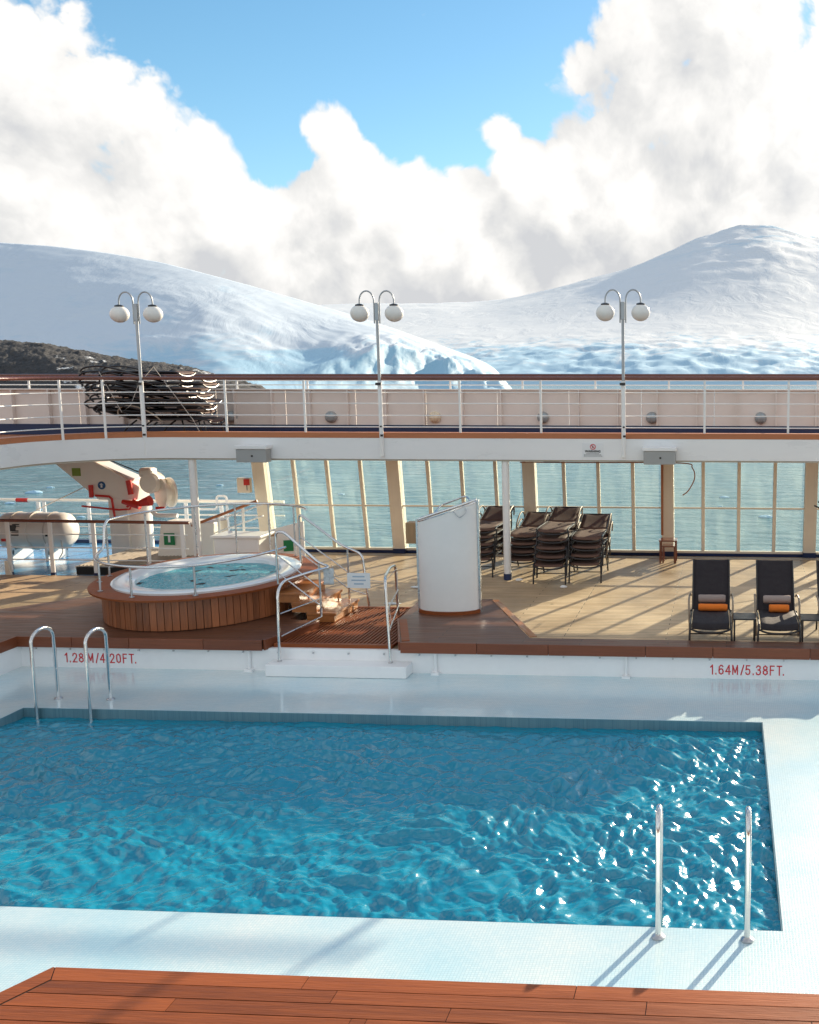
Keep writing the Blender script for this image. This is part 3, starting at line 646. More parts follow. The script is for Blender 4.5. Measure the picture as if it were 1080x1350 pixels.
def lettering(txt, h, x, z, parent, label):
    o = bpy.data.objects.new('depth_marking', None)
    b = MB(); cx = 0
    for ch in txt:
        for st_ in GL.get(ch, []):
            pts = [Vector((cx + px * h * .92, 0, pz_ * h)) for px, pz_ in st_]
            for p, q in zip(pts, pts[1:]):
                d = (q - p).normalized() * .009; n_ = Vector((-d.z, 0, d.x)).normalized() * h * .066; e0, e1 = p - d, q + d
                b.add([e0 + n_, e0 - n_, e1 - n_, e1 + n_], [(0, 1, 2, 3)])
        cx += ADV.get(ch, .76) * h
    o = b.build('depth_marking', 'redtext', parent, label=label)
    for i_, v in enumerate(o.data.vertices): v.co.y -= .00004 * (i_ // 4)
    o.location = (x, WY1 - .003, z); return cx
lettering('1.28 M/4.20FT.', .135, -10.26, -.262, sur, 'red depth lettering 1.28 M / 4.20 FT.')
lettering('1.64M/5.38FT.', .135, -.25, -.278, sur, 'red depth lettering 1.64 M / 5.38 FT.')
tag(MB().b2((-6.93, 14.55, LW + .002), (-4.77, WY1 - .002, -.165)).build('entry_step', 'poolwall', bevel=.012), 'white painted entry step at the pool wall below the grating', 'step')

# lower teak deck, blue side deck
b = MB(); b.add([(-24, 14.95, 0), (6, 14.95, 0), (6, 23.3, 0), (-10.7, 23.3, 0), (-10.7, 20.15, 0), (-24, 20.15, 0)], [(0, 1, 2, 3, 4, 5)])
struct(b.build('lower_deck', 'deck', sheet=True), 'weathered pale teak deck behind the pool')
struct(MB().b2((-24, 20.16, -.12), (-10.71, 24.5, -.05)).build('side_deck', 'bluedeck'), 'glossy blue painted side deck with the life rafts')
MB().b2((-24, 24.4, -.05), (-10.9, 24.5, .03)).build('deck_edge', 'navy', bpy.data.objects['side_deck'])
# raised varnished platforms
def platform(name, poly, label, z0=.004, z1=.15):
    o = struct(MB().prism(poly, z0, z1 - .02).build(name, 'platform'), label); return o
PZ = .15
lp = [(-24, 14.80), (-10.97, 14.80), (-7.06, 14.80), (-6.68, 15.98), (-6.68, 16.05), (-7.2, 16.1), (-7.25, 18.2), (-9.3, 19.3), (-11.2, 18.0), (-12.6, 16.4), (-24, 15.9)]
def platform2(name, poly, label):
    b = MB(); b.prism(poly, .004, PZ); return struct(b.build(name, 'platform'), label)
pl = platform2('tub_platform', [(-24, 5), (-10.97, 5), (-10.97, 14.80)] + lp[2:], 'dark varnished teak platform under the hot tub')
pr = platform2('pool_edge_platform', [(-4.92, 14.80), (6, 14.80), (6, 15.16), (-3.02, 15.16), (-4.2, 17.8), (-5.5, 17.8), (-5.42, 16.3)], 'dark varnished teak platform and edge strip along the pool')
# fascia boards
def fascia(a, b_, n, parent, z0=-.012, z1=.153, t=.035, rr=rnd):
    a, b_ = Vector((*a, 0)), Vector((*b_, 0)); d = (b_ - a); Ln = d.length; d.normalize(); nrm_ = Vector((d.y, -d.x, 0))
    cuts = [0] + sorted(Ln * (i + rr.uniform(-.2, .2)) / n for i in range(1, n)) + [Ln]
    for i in range(n):
        p = a + d * (cuts[i] + .003) ; q = a + d * (cuts[i + 1] - .003); c = (p + q) / 2 + nrm_ * (t / 2 + .002)
        MB().box((c.x, c.y, (z0 + z1) / 2), ((q - p).length, t, z1 - z0), rz=math.atan2(d.y, d.x)).build('fascia_board', 'fasciawood', parent, bevel=.006)
fascia((-10.97, 14.80), (-7.06, 14.80), 4, pl); fascia((-7.06, 14.80), (-6.68, 15.98), 1, pl); fascia((-10.97, 11.0), (-10.97, 14.80), 3, pl)
fascia((-4.92, 14.80), (2.5, 14.80), 6, pr); fascia((-5.42, 16.3), (-4.92, 14.80), 1, pr, z0=.02)
# border planks on top of the platforms
def border(a, b_, w, parent, z=PZ, m='teakred'):
    a, b_ = Vector((*a, 0)), Vector((*b_, 0)); d = (b_ - a).normalized(); c = (a + b_) / 2
    MB().box((c.x, c.y, z + .004), ((b_ - a).length, w, .012), rz=math.atan2(d.y, d.x)).build('border_plank', m, parent, bevel=.003)
border((-4.14, 17.72), (-2.97, 15.22), .11, pr, m='steplit'); border((-5.33, 16.2), (-4.86, 14.86), .12, pr)
# near deck of individual planks
nd = struct(MB().prism([(-4.60, 6.28), (2.5, 6.28), (2.5, 4.2), (-5.72, 4.2)], .02, .1455).build('near_deck', 'caulk'), 'varnished reddish teak deck in front of the pool')
def plank(poly, parent, m='teakred'): return MB().prism(poly, .146, .150).build('plank', m, parent)
g_ = .006; slope = .17 / .32
def xl(y): return -4.60 - (6.28 - y) * slope
BW = .15
plank([(xl(6.28) + .02, 6.28), (-2.80, 6.28), (-2.80, 6.135), (xl(6.135) + BW * 1.1, 6.135)], nd)
for (x0, x1) in ((-2.80, -.98), (-.98, 1.2), (1.2, 2.5)): plank([(x0 + g_, 6.28), (x1, 6.28), (x1, 6.135), (x0 + g_, 6.135)], nd)
y = 6.135 - .007; k = 0
cutsets = [(-2.55, -.50, 1.6), (-3.57, -1.75, .55, 2.0), (-2.35, -2.25, .1, 1.4), (-3.1, -.9, .9), (-4.0, -1.6, .2, 1.9), (-2.4, -.3, 1.5), (-3.3, -1.1, .8), (-2.1, 0, 1.7), (-3.8, -1.9, .4)]
while y > 4.35:
    y2 = y - .133; cs = [None] + list(cutsets[k % len(cutsets)]) + [2.5]
    for i in range(len(cs) - 1):
        l0 = xl(y) + BW * 1.13 if cs[i] is None else cs[i] + g_; l1 = xl(y2) + BW * 1.13 if cs[i] is None else cs[i] + g_
        plank([(l0, y), (cs[i + 1], y), (cs[i + 1], y2), (l1, y2)], nd)
    y = y2 - .009; k += 1
yy = 6.28
for (ya, yb) in ((6.28, 5.42), (5.41, 4.35)):
    plank([(xl(ya), ya), (xl(ya) + (BW if ya < 6.2 else .012), ya), (xl(ya - .14) + BW, ya - .14), (xl(yb) + BW, yb), (xl(yb), yb)], nd)

# grating between the platforms
gr = thing('deck_grating', 'slatted reddish teak floor grating at the foot of the tub steps', 'grating')
gx0, gx1, gy0, gy1 = -6.95, -5.1, 14.93, 17.5
MB().b2((gx0, gy0, .001), (gx1, gy0 + .09, .06)).build('frame_board', 'teakred', gr, bevel=.004)
MB().b2((gx0 + .3, gy1 - .09, .005), (-5.55, gy1, .06)).build('frame_board', 'teakred', gr, bevel=.004)
b = MB(); x = gx0 + .1
while x < gx1:
    ya = gy0 + .09; yb = gy1 - .09
    b.box((x, (ya + yb) / 2, .035), (.032, yb - ya, .035)); x += .062
b.build('slats', 'teakred', gr, kind='stuff')
b = MB(); y = gy0 + .3
while y < gy1 - .1: b.box(((gx0 + gx1) / 2, y, .012), (gx1 - gx0, .04, .012)); y += .3
b.build('cross_bars', 'teakred', gr, kind='stuff')

# ------------------------------------------------------------------ upper deck
UD0, UD1 = 2.46, 2.88
YB, XB, RC = 20.15, -13.2, 2.0
front = [(3.2, YB)] + [(XB + RC, YB)] + [(p[0], p[1]) for p in arc((XB + RC, YB - RC), RC, 95, 180, 16)] + [(XB, 9.0)]  # deck end, out of view, cut short so sun reaches the pool
BY = 23.1
def offset_path(path, d):
    out_ = []
    for i, p in enumerate(path):
        a = Vector(path[max(0, i - 1)]); b_ = Vector(path[min(len(path) - 1, i + 1)]); t = (b_ - a).normalized(); n = Vector((t.y, -t.x))
        out_.append((p[0] + n.x * d, p[1] + n.y * d))
    return out_
def ribbon(path, d0, d1, z0, z1):
    a = offset_path(path, d0); c = offset_path(path, d1); n = len(path); vs = []
    for i in range(n): vs += [(*a[i], z0), (*a[i], z1), (*c[i], z1), (*c[i], z0)]
    fs = []
    for i in range(n - 1):
        for k in range(4): fs.append((i * 4 + k, i * 4 + (k + 1) % 4, i * 4 + 4 + (k + 1) % 4, i * 4 + 4 + k))
    fs += [(0, 1, 2, 3), tuple((n - 1) * 4 + k for k in (3, 2, 1, 0))]
    return MB().add(vs, fs)
poly = front + [(-24, 9.0), (-24, BY), (3.2, BY)]
ud = struct(MB().prism([(x, y) for x, y in offset_path(front, .16)] + poly[len(front):], 2.62, 2.74).build('upper_deck', 'coaming'), 'upper promenade deck over the pool deck')
ribbon(front, 0.0, .15, UD0, UD1).build('fascia', 'fascia', ud, smooth=True)
ribbon(front, .03, .30, UD1 + .002, UD1 + .11).build('margin_plank', 'coaming', ud, smooth=True)
ribbon(front, .02, .14, UD0 - .035, UD0 - .004).build('drip_strip', 'rampgrid', ud, smooth=True)
for x_ in (-8.36, -3.1, .6): MB().b2((x_ - .006, YB - .0035, UD0 + .004), (x_ + .006, YB + .001, UD1 - .004)).build('weld_seam', 'fascia', ud)
# railing
rail = thing('deck_railing', 'white railing with varnished wooden handrail along the upper deck edge', 'railing', (-4, YB + .1, UD1))
bpy.context.view_layer.update()
def pbuild(b, name, m, parent, **kw):
    o = b.build(name, m, parent, **kw); o.matrix_parent_inverse = parent.matrix_world.inverted(); return o
ra = 0.09
lampX = [-11.80, -6.92, -2.06, 2.78]
RT = 4.07
def path3(d, z): return [(x, y, z) for x, y in offset_path(front, d)]
b = MB(); pts = path3(ra, RT); b.tube(pts, .036, 10); pbuild(b, 'handrail', 'handrail', rail, smooth=True)
for z in (3.82, 3.60, 3.36, 3.13, 2.99): pbuild(MB().tube(path3(ra, z - .03), .0115, 8), 'rail', 'white', rail, smooth=True)
st = [(x, YB + ra) for x in (-10.15, -8.52, -5.35, -3.72, -.47, 1.17)]
st += [(XB + RC + (RC - ra) * math.cos(R(a)), YB - RC + (RC - ra) * math.sin(R(a))) for a in (127, 150)] + [(XB + ra, 17.6), (XB + ra, 16.0), (XB + ra, 14.4)]
# path normal points inboard; move stanchions on to the rail line
for (x, y) in st: pbuild(MB().b2((x - .022, y - .012, UD1 - .01), (x + .022, y + .012, RT - .03)), 'stanchion', 'white', rail, bevel=.004)

def lamp(x, y, label):
    t = thing('lamp_post', label, 'lamp post', (x, y, 2.52), 0, 'twin globe lamp posts on the upper railing')
    MB().tube([(0, 0, 0), (0, 0, 1.5)], .042, 12).build('lower_pole', 'white', t, smooth=True)
    MB().tube([(0, 0, 1.5), (0, 0, 3.0)], .030, 12).build('pole', 'lampmetal', t, smooth=True)
    MB().box((0, 0, 2.85), (.075, .06, .34)).build('arm_clamp', 'lampmetal', t, bevel=.006)
    b = MB(); b.box((.02, -.05, .42), (.05, .03, .04)); b.box((-.01, -.05, 1.44), (.11, .04, .05)); b.box((.01, -.05, .6), (.04, .02, .03)); b.build('bracket', 'darkmetal', t)
    for s in (-1, 1):
        b = MB(); pts = [(s * .055, 0, 2.62), (s * .055, 0, 3.03)] + [(s * (.055 + .145 * (1 - math.cos(R(a)))), 0, 3.06 + .19 * math.sin(R(a))) for a in range(0, 181, 15)] + [(s * .345, 0, 2.98)]
        arm = b.tube(pts, .0155, 10).build('arm', 'lampmetal', t, smooth=True)
        MB().lathe([(.085, 0), (.085, .03), (.03, .05)], 20, (s * .345, 0, 2.955)).build('globe_cap', 'darkmetal', arm, smooth=True)
        pr_ = [(.182 * math.sin(R(a)), -.166 * math.cos(R(a))) for a in range(0, 151, 10)]
        pr_[0] = (.0005, pr_[0][1])
        MB().lathe(pr_, 28, (s * .345, 0, 2.815)).build('globe', 'globe', arm, smooth=True)
    return t
for x, lb in zip(lampX, ('twin globe lamp post beside the loungers stacked on the upper deck', 'twin globe lamp post between the grey ceiling box and the shower screen', 'twin globe lamp post next to the white warning sign',
                         'twin globe lamp post farther along the railing past the lounger pair')):
    yy = YB - .035 if x > -11 else YB - .035 - .02
    lamp(x, yy, lb)

# bulwark with ribs, navy stripe and outboard rail
bw = thing('bulwark', 'beige steel bulwark with ribs and navy stripe along the upper deck', 'bulwark', (0, BY, 2.74)); bpy.context.view_layer.update()
x = -20.0
while x < 2.8:  # plates stop early beyond the view, shaped to let sun past
    pbuild(MB().b2((x + .004, BY, 2.74), (x + 1.636, BY + .02, 3.78)), 'plate', 'beige', bw); x += 1.64
pbuild(MB().b2((-20, BY - .10, 3.782), (2.95, BY + .05, 3.81)), 'cap_rail', 'beige', bw, bevel=.004)
pbuild(MB().b2((-20, BY - .022, 2.742), (2.95, BY - .002, 2.99)), 'stripe', 'navy', bw)
x = -19.3
while x < 2.9:
    pbuild(MB().b2((x - .012, BY - .12, 2.995), (x + .012, BY - .003, 3.78)), 'rib', 'beige', bw)
    x += .885
orail = thing('outboard_railing', 'white outer railing with wooden handrail on top of the bulwark', 'railing', (0, BY, 3.81)); bpy.context.view_layer.update()
pbuild(MB().tube([(-20, BY + .02, 4.11), (2.95, BY + .02, 4.11)], .04, 8), 'handrail', 'handrail', orail, smooth=True)
for z in (3.90, 4.0): pbuild(MB().tube([(-20, BY + .02, z), (2.95, BY + .02, z)], .012, 8), 'rail', 'white', orail, smooth=True)
x = -19.6
while x < 2.9:
    pbuild(MB().b2((x - .022, BY + .01, 3.811), (x + .022, BY + .03, 4.09)), 'stanchion', 'white', orail); x += 1.66
for i, px_ in enumerate((-11.45, -9.1, -6.68, -4.19, -1.72, .72)):
    if i == 2: t = thing('bulkhead_light', 'round bulkhead light with a cream lens on the beige bulwark', 'light', (px_, BY - .06, 3.17), 0, 'round lights along the bulwark')
    else: t = thing('bulkhead_light', 'grey round bulkhead light on the bulwark ' + ('next to the loungers stacked on the upper deck', 'between the cream one and the stacked loungers', '', 'between the cream one and the warning sign', 'just past the lamp by the warning sign', 'farthest from the stacked loungers')[i], 'light', (px_, BY - .06, 3.17), 0, 'round lights along the bulwark')
    rotm = Matrix.Rotation(R(90), 4, 'X')
    b = MB().lathe([(.135, -.055), (.135, 0), (.115, .02)], 20); b.v = [tuple(rotm @ Vector(v)) for v in b.v]; b.build('base_ring', 'greybox' if i != 2 else 'lenscream', t, smooth=True)
    b = MB().lathe([(.112, .015), (.10, .06), (.06, .095), (.001, .105)], 20); b.v = [tuple(rotm @ Vector(v)) for v in b.v]; lens = b.build('lens', 'lens' if i != 2 else 'lenscream', t, smooth=True)
    b = MB()
    for a in (0, 90): b.tube([(.12 * c_ * math.cos(R(a)), -.11 * math.sqrt(max(0, 1 - c_ * c_)) - .012, .12 * c_ * math.sin(R(a))) for c_ in (-1, -.8, -.5, 0, .5, .8, 1)], .007, 6)
    b.build('guard', 'greybox' if i != 2 else 'cream', lens, smooth=True)

# grey boxes under the beam, warning sign
for (x, lb) in ((-9.52, 'grey metal box hung under the deck edge by the hot tub'), (-1.34, 'grey metal box hung under the deck edge near the warning sign')):
    t = thing('ceiling_box', lb, 'box', (x, 19.93, 2.40), 0, 'grey boxes under the deck edge')
    hs_ = MB().prism([(-.31, -.03), (.31, -.03), (.31, .20), (-.31, .20)], .0, .262).build('housing', 'greybox', t, bevel=.01)
    MB().prism([(-.335, -.05), (.335, -.05), (.335, .21), (-.335, .21)], .265, .34).build('lid', 'fascia', t, bevel=.012)
    MB().box((.02, -.036, .13), (.035, .012, .035)).build('knob', 'black', hs_)
t = thing('warning_sign', 'white warning sign with red prohibition ring on the deck edge', 'sign', (-2.675, 20.148, 2.51))
MB().b2((-.215, -.008, 0), (.215, 0, .285)).build('plate', 'paper', t)
b = MB(); b.tube([(.05 * math.cos(R(a)), -.010, .215 + .05 * math.sin(R(a))) for a in range(0, 360, 15)], .0075, 6, closed=True); b.bar((-.034, -.011, .25), (.034, -.011, .18), .0065, 6); b.build('ring', 'redtext', t)
MB().box((0, -.0095, .215), (.02, .003, .05)).build('pictogram', 'black', t)
text_mesh('WARNING', .062, 'black', 'heading', t, (-.158, -.0095, .105), spacing=1.05, bold=.003, xscale=1.0)
for i, (w, s_) in enumerate(((.25, 'No diving or jumping into pool'), (.36, 'Please do not use pool or tub when it is closed'), (.34, 'No lifeguard on duty. Swim at your own risk'))):
    pass
b = MB()
rr = random.Random(4)
for i in range(3):
    x = -.18 + (0.05 if i == 0 else 0)
    while x < (.13 if i == 0 else .17):
        w = rr.uniform(.015, .04); b.box((x + w / 2, -.009, .08 - i * .024), (w, .002, .009)); x += w + .008
b.build('fine_print', 'black', t, kind='stuff')

# ------------------------------------------------------------------ glass windbreak under the upper deck
GY0, GY1, GZ1 = 23.22, 22.86, 2.42
def gy(z): return GY0 + (GY1 - GY0) * z / GZ1
gw = thing('glass_windbreak', 'cream framed glass windbreak along the pool deck side', 'windbreak', (-4, GY0, 0)); bpy.context.view_layer.update()
posts = [-10.76, -7.62, -4.50, -1.36, 1.86, 5.0]
def slanted(x0, x1, z0, z1, t0, t1):
    vs = []
    for z in (z0, z1):
        y = gy(z); vs += [(x0, y + t0, z), (x1, y + t0, z), (x1, y + t1, z), (x0, y + t1, z)]
    return MB().add(vs, [(0, 1, 2, 3), (4, 5, 6, 7), (0, 1, 5, 4), (1, 2, 6, 5), (2, 3, 7, 6), (3, 0, 4, 7)])
for i, x in enumerate(posts):
    pbuild(slanted(x - .14, x + .14, .0, GZ1, -.14, .14), 'post', 'cream', gw, bevel=.006)
    pbuild(slanted(x - .145, x + .145, .0, .12, -.15, .15), 'post_base', 'navy', gw)
for i in range(5):
    xs = [posts[i] + .14] + [posts[i] + (posts[i + 1] - posts[i]) * k / 4 for k in (1, 2, 3)] + [posts[i + 1] - .14]
    for x in xs[1:4]: pbuild(slanted(x - .038, x + .038, .10, GZ1, -.045, .045), 'mullion', 'cream', gw, bevel=.004)
    pbuild(slanted(xs[0], xs[-1], 1.115, 1.15, -.03, .03), 'transom', 'cream', gw)
    pbuild(slanted(xs[0], xs[-1], .075, .125, -.06, .06), 'sill', 'cream', gw)
    pbuild(slanted(xs[0], xs[-1], .002, .072, -.07, .07), 'kick_plate', 'navy', gw)
    pbuild(slanted(xs[0], xs[-1], GZ1 - .05, GZ1 + .02, -.06, .06), 'head_rail', 'cream', gw)
    for k in range(4):
        a = xs[k] + (.0 if k == 0 else .038); c_ = xs[k + 1] - (.0 if k == 3 else .038)
        pbuild(slanted(a, c_, .126, 1.114, -.006, .006), 'pane', 'pane', gw)
        pbuild(slanted(a, c_, 1.151, GZ1 - .052, -.006, .006), 'pane', 'pane', gw)
# gutter grille along its foot
struct(MB().b2((-10.6, 22.85, .002), (5, 23.05, .012)).build('gutter_grille', 'rampgrid'), 'metal gutter grille along the windbreak')

# support poles
for (x, lb) in ((-4.46, 'white round pole with navy foot in front of the stacked loungers'), (-10.93, 'white round pole behind the hot tub')):
    t = thing('support_pole', lb, 'pole', (x, 20.26, 0.002))
    MB().tube([(0, 0, .13), (0, 0, 2.455)], .075, 20).build('shaft', 'white', t, smooth=True)
    MB().tube([(0, 0, 0), (0, 0, .13)], .084, 20).build('foot', 'navy', t, smooth=True)

# ------------------------------------------------------------------ hot tub (oval)
TC = (-9.03, 17.08)
tub = thing('hot_tub', 'oval hot tub clad in upright teak boards with bubbling water', 'hot tub', (TC[0], TC[1], PZ)); bpy.context.view_layer.update()
A0, B0 = 1.56, 1.92
def ell(a, b_, ang): return Vector((TC[0] + a * math.cos(ang), TC[1] + b_ * math.sin(ang), 0))
# equal arc length boards
S = [ell(A0, B0, 2 * math.pi * i / 720) for i in range(721)]
cum = [0]
for i in range(720): cum.append(cum[-1] + (S[i + 1] - S[i]).length)
nb = 96
for k in range(nb):
    p = []
    for q in (k, k + 1):
        s_ = cum[-1] * q / nb; i = min(719, int(np.searchsorted(cum, s_, 'right')) - 1); f = (s_ - cum[i]) / (cum[i + 1] - cum[i]); p.append(S[i].lerp(S[i + 1], f))
    d = (p[1] - p[0]).normalized(); n_ = Vector((d.y, -d.x, 0)); a = p[0] + d * .005; c_ = p[1] - d * .005; off = rnd.uniform(-.002, .003)
    b = MB(); vs = [a + n_ * off, c_ + n_ * off, c_ - n_ * .03, a - n_ * .03]
    b.add([(v.x, v.y, PZ + .012) for v in vs] + [(v.x, v.y, .655) for v in vs], [(0, 1, 2, 3), (4, 5, 6, 7), (0, 1, 5, 4), (1, 2, 6, 5), (2, 3, 7, 6), (3, 0, 4, 7)])
    pbuild(b, 'cladding_board', 'teakclad', tub)
b = MB().lathe([(1, PZ + .001), (1, .65)], 96, (TC[0], TC[1], 0), A0 - .035, B0 - .035); pbuild(b, 'core', 'caulk', tub)
b = MB().lathe([(1.0, .66), (1.04, .665), (1.045, .70), (1.0, .712), (.80, .715), (.80, .66)], 96, (TC[0], TC[1], 0), 1.665, 2.05, close=True); pbuild(b, 'rim', 'teakred', tub, smooth=True)
SC = (TC[0] + .06, TC[1] - .08); a_, b_ = 1.43, 1.76
prof = [(1.0, .705), (1.005, .745), (.985, .765), (.93, .765), (.80, .745), (.775, .72), (.76, .62), (.70, .35), (.3, .30), (.002, .30)]
b = MB().lathe(prof, 96, (SC[0], SC[1], 0), a_, b_, caps=False); pbuild(b, 'shell', 'shell', tub, smooth=True)
# tub water with bubbles
n1, n2 = 96, 40; vs = []; fs = []
for j in range(n2 + 1):
    for k in range(n1):
        r_ = .765 * j / n2 if j else .0005; a = 2 * math.pi * k / n1; x, y = SC[0] + r_ * a_ * math.cos(a), SC[1] + r_ * b_ * math.sin(a)
        vs.append((x, y, .655 + .012 * fbm(x * 5, y * 5, 1, 4) + .018 * max(0, fbm(x * 2, y * 2, 7, 3))))
for j in range(n2):
    for k in range(n1): l = (k + 1) % n1; fs.append((j * n1 + k, j * n1 + l, (j + 1) * n1 + l, (j + 1) * n1 + k))
b = MB(); b.v = vs; b.f = fs; o = pbuild(b, 'water', 'tubwater', tub, smooth=True, sheet=True)
# tub guard rail
tr = thing('tub_rail', 'stainless steel guard rail looping round the hot tub', 'guard rail', (TC[0], TC[1], .715)); bpy.context.view_layer.update()
def e3(ang, z, a=1.60, b_=2.0): p = ell(a, b_, R(ang)); return (p.x, p.y, z)
back = [e3(a, 1.68) for a in range(38, 189, 6)]
left = [e3(190, 1.66), e3(193, 1.58), e3(194, 1.42), e3(195, 1.30), e3(198, 1.23), e3(204, 1.20)]
frontp = [e3(a, 1.20 if a < 300 else 1.20 + (a - 300) * .0012) for a in range(210, 352, 6)]
pbuild(MB().tube(smoothpath(back + left + frontp, 3), .022, 10), 'rail', 'chrome', tr, smooth=True)
for a in (60, 83, 106, 130, 160): pbuild(MB().bar(e3(a, .715), e3(a, 1.67), .0165), 'post', 'chrome2', tr, smooth=True)
for a in (206, 232, 262, 296): pbuild(MB().bar(e3(a, .715), e3(a, 1.195), .0165), 'post', 'chrome2', tr, smooth=True)
pbuild(MB().bar(e3(191, .715), e3(191, 1.62), .0165), 'post', 'chrome2', tr, smooth=True)
for a in (60, 83, 106, 130, 160, 191, 206, 232, 262, 296):
    p = e3(a, .717); pbuild(MB().lathe([(.042, 0), (.042, .01), (.02, .016)], 14, p), 'flange', 'chrome2', tr, smooth=True)
# steps
ts = thing('tub_steps', 'three teak steps leading up to the hot tub rim', 'steps', (-6.9, 16.8, 0.06)); bpy.context.view_layer.update()
for i, (x0, x1, z) in enumerate(((-7.0, -6.50, .215), (-7.25, -6.80, .385), (-7.5, -7.08, .55))):
    y0, y1 = 16.30, 17.42
    pbuild(MB().b2((x0, y0, z - .045), (x1, y1, z)), 'tread', 'steplit', ts, bevel=.006)
    pbuild(MB().b2((x1 - .06, y0 + .02, z - .17 + (.013 if i == 0 else .002)), (x1 - .03, y1 - .02, z - .047)), 'riser', 'steplit', ts)
    pbuild(MB().b2((x0, y0 + .02, z - .17 + (.013 if i == 0 else .002)), (x1 - .062, y0 + .05, z - .047)), 'side_panel', 'steplit', ts)
    pbuild(MB().b2((x0, y1 - .05, z - .17 + (.013 if i == 0 else .002)), (x1 - .062, y1 - .02, z - .047)), 'side_panel', 'steplit', ts)
# handrails of the steps
def handrail(name, label, pieces, cat='handrail'):
    t = thing(name, label, cat, pieces[0][2]); bpy.context.view_layer.update()
    for (nm, r_, *pts_) in pieces:
        pts = pts_ if nm != 'rail' else fillet(pts_, .12)
        pbuild(MB().tube(pts, r_, 10), nm, 'chrome' if nm == 'rail' else 'chrome2', t, smooth=True)
    return t
handrail('stair_handrail', 'steel handrail sloping down the windbreak side of the tub steps', [
    ('rail', .022, (-7.76, 17.95, .72), (-7.76, 17.95, 1.66), (-6.85, 17.56, 1.15), (-6.45, 17.5, 1.00), (-6.36, 17.5, .06)),
    ('post', .018, (-6.72, 17.52, .1), (-6.72, 17.52, 1.08)),
    ('lower_rail', .011, (-7.74, 17.94, 1.22), (-6.72, 17.53, .66), (-6.37, 17.51, .52)), ('lower_rail', .011, (-7.74, 17.94, .92), (-6.72, 17.53, .36), (-6.37, 17.51, .26))])
handrail('stair_handrail', 'steel handrail sloping down the pool side of the tub steps', [
    ('rail', .022, (-7.42, 16.22, .72), (-7.42, 16.22, 1.58), (-7.28, 16.2, 1.60), (-6.66, 16.1, 1.10), (-6.42, 15.98, 1.06), (-6.56, 15.5, 1.07), (-6.80, 15.02, 1.02), (-6.78, 14.78, .9), (-6.78, 14.74, -.165)),
    ('post', .018, (-6.66, 16.1, .2), (-6.66, 16.1, 1.10)),
    ('lower_rail', .011, (-7.40, 16.21, 1.2), (-6.66, 16.11, .68)), ('lower_rail', .011, (-7.40, 16.21, .9), (-6.66, 16.11, .38)),
    ('lower_rail', .011, (-6.64, 16.08, .62), (-6.5, 15.7, .60), (-6.78, 14.86, .55)), ('lower_rail', .011, (-6.64, 16.08, .34), (-6.5, 15.7, .30), (-6.78, 14.86, .2)),
    ('foot_flange', .035, (-6.78, 14.74, -.164), (-6.78, 14.74, -.145))])
handrail('entry_handrail', 'short steel handrail across the grating beside the shower screen', [
    ('rail', .022, (-5.07, 14.76, -.165), (-5.14, 14.85, 1.06), (-5.22, 15.1, 1.10), (-5.55, 16.3, 1.0), (-5.62, 16.78, .95), (-5.62, 16.85, .06)),
    ('lower_rail', .011, (-5.13, 14.86, .62), (-5.60, 16.82, .52)), ('lower_rail', .011, (-5.11, 14.86, .3), (-5.60, 16.82, .24)),
    ('foot_flange', .035, (-5.07, 14.76, -.164), (-5.07, 14.76, -.145))])
t = thing('notice_sheet', 'pale paper notice tied across the tub step handrails', 'notice', (-5.98, 16.02, .70))
MB().box((0, 0, .135), (.38, .006, .25)).build('sheet', 'paper', t)
b = MB()
for i, w in enumerate((.2, .24, .16)): b.box((0, -.0042, .2 - i * .06), (w, .001, .022))
b.build('printing', 'inkblue', t)
MB().tube(smoothpath([(-.46, .05, .38), (-.36, .0, .2), (-.19, 0, .2)], 5), .006, 6).build('cord', 'rope', t)
MB().tube(smoothpath([(.19, 0, .14), (.4, .1, .12), (.56, .25, .30)], 5), .006, 6).build('cord', 'rope', t)
MB().tube(smoothpath([(.56, .25, .25), (.66, -.1, .0), (.6, -.3, -.2), (.72, -.6, -.42)], 5), .005, 6).build('cord', 'rope', t)
t = thing('plastic_sleeve', 'crumpled clear plastic sleeve hung on the tub step handrail', 'sleeve', (-6.44, 15.93, .78))
vs = []; fs = []
for i in range(9):
    for k in range(9): vs.append(((k / 8 - .5) * .17, .03 * noise.noise(Vector((i * .9, k * .9, 2))), i / 8 * .27))
for i in range(8):
    for k in range(8): fs.append((i * 9 + k, i * 9 + k + 1, i * 9 + k + 10, i * 9 + k + 9))
o = MB().add(vs, fs).build('sleeve', 'plastic', t, smooth=True); sm = o.modifiers.new('s', 'SOLIDIFY'); sm.thickness = .003

# ------------------------------------------------------------------ shower screen
sh = thing('shower_screen', 'white half round shower screen with slanted steel top rail', 'shower screen', (-4.71, 16.82, PZ)); 
def screen(r0, r1, z0, zl, zr, n=28):
    vs = []; fs = []
    for i in range(n + 1):
        a = R(180 + 180 * i / n); c_, s_ = math.cos(a), math.sin(a); zt = zl + (zr - zl) * (c_ + 1) / 2
        vs += [(r0 * c_, r0 * s_ * .55, z0), (r1 * c_, r1 * s_ * .55, z0), (r1 * c_, r1 * s_ * .55, zt), (r0 * c_, r0 * s_ * .55, zt)]
    for i in range(n):
        for k in range(4): fs.append((i * 4 + k, i * 4 + (k + 1) % 4, i * 4 + 4 + (k + 1) % 4, i * 4 + 4 + k))
    fs += [(0, 1, 2, 3), tuple(n * 4 + k for k in (3, 2, 1, 0))]
    return MB().add(vs, fs)
screen(.49, .51, .06, 1.54, 1.88).build('panel', 'white', sh, smooth=True)
screen(.44, .535, .0, .055, .055).build('base_ring', 'teakred', sh, smooth=True)
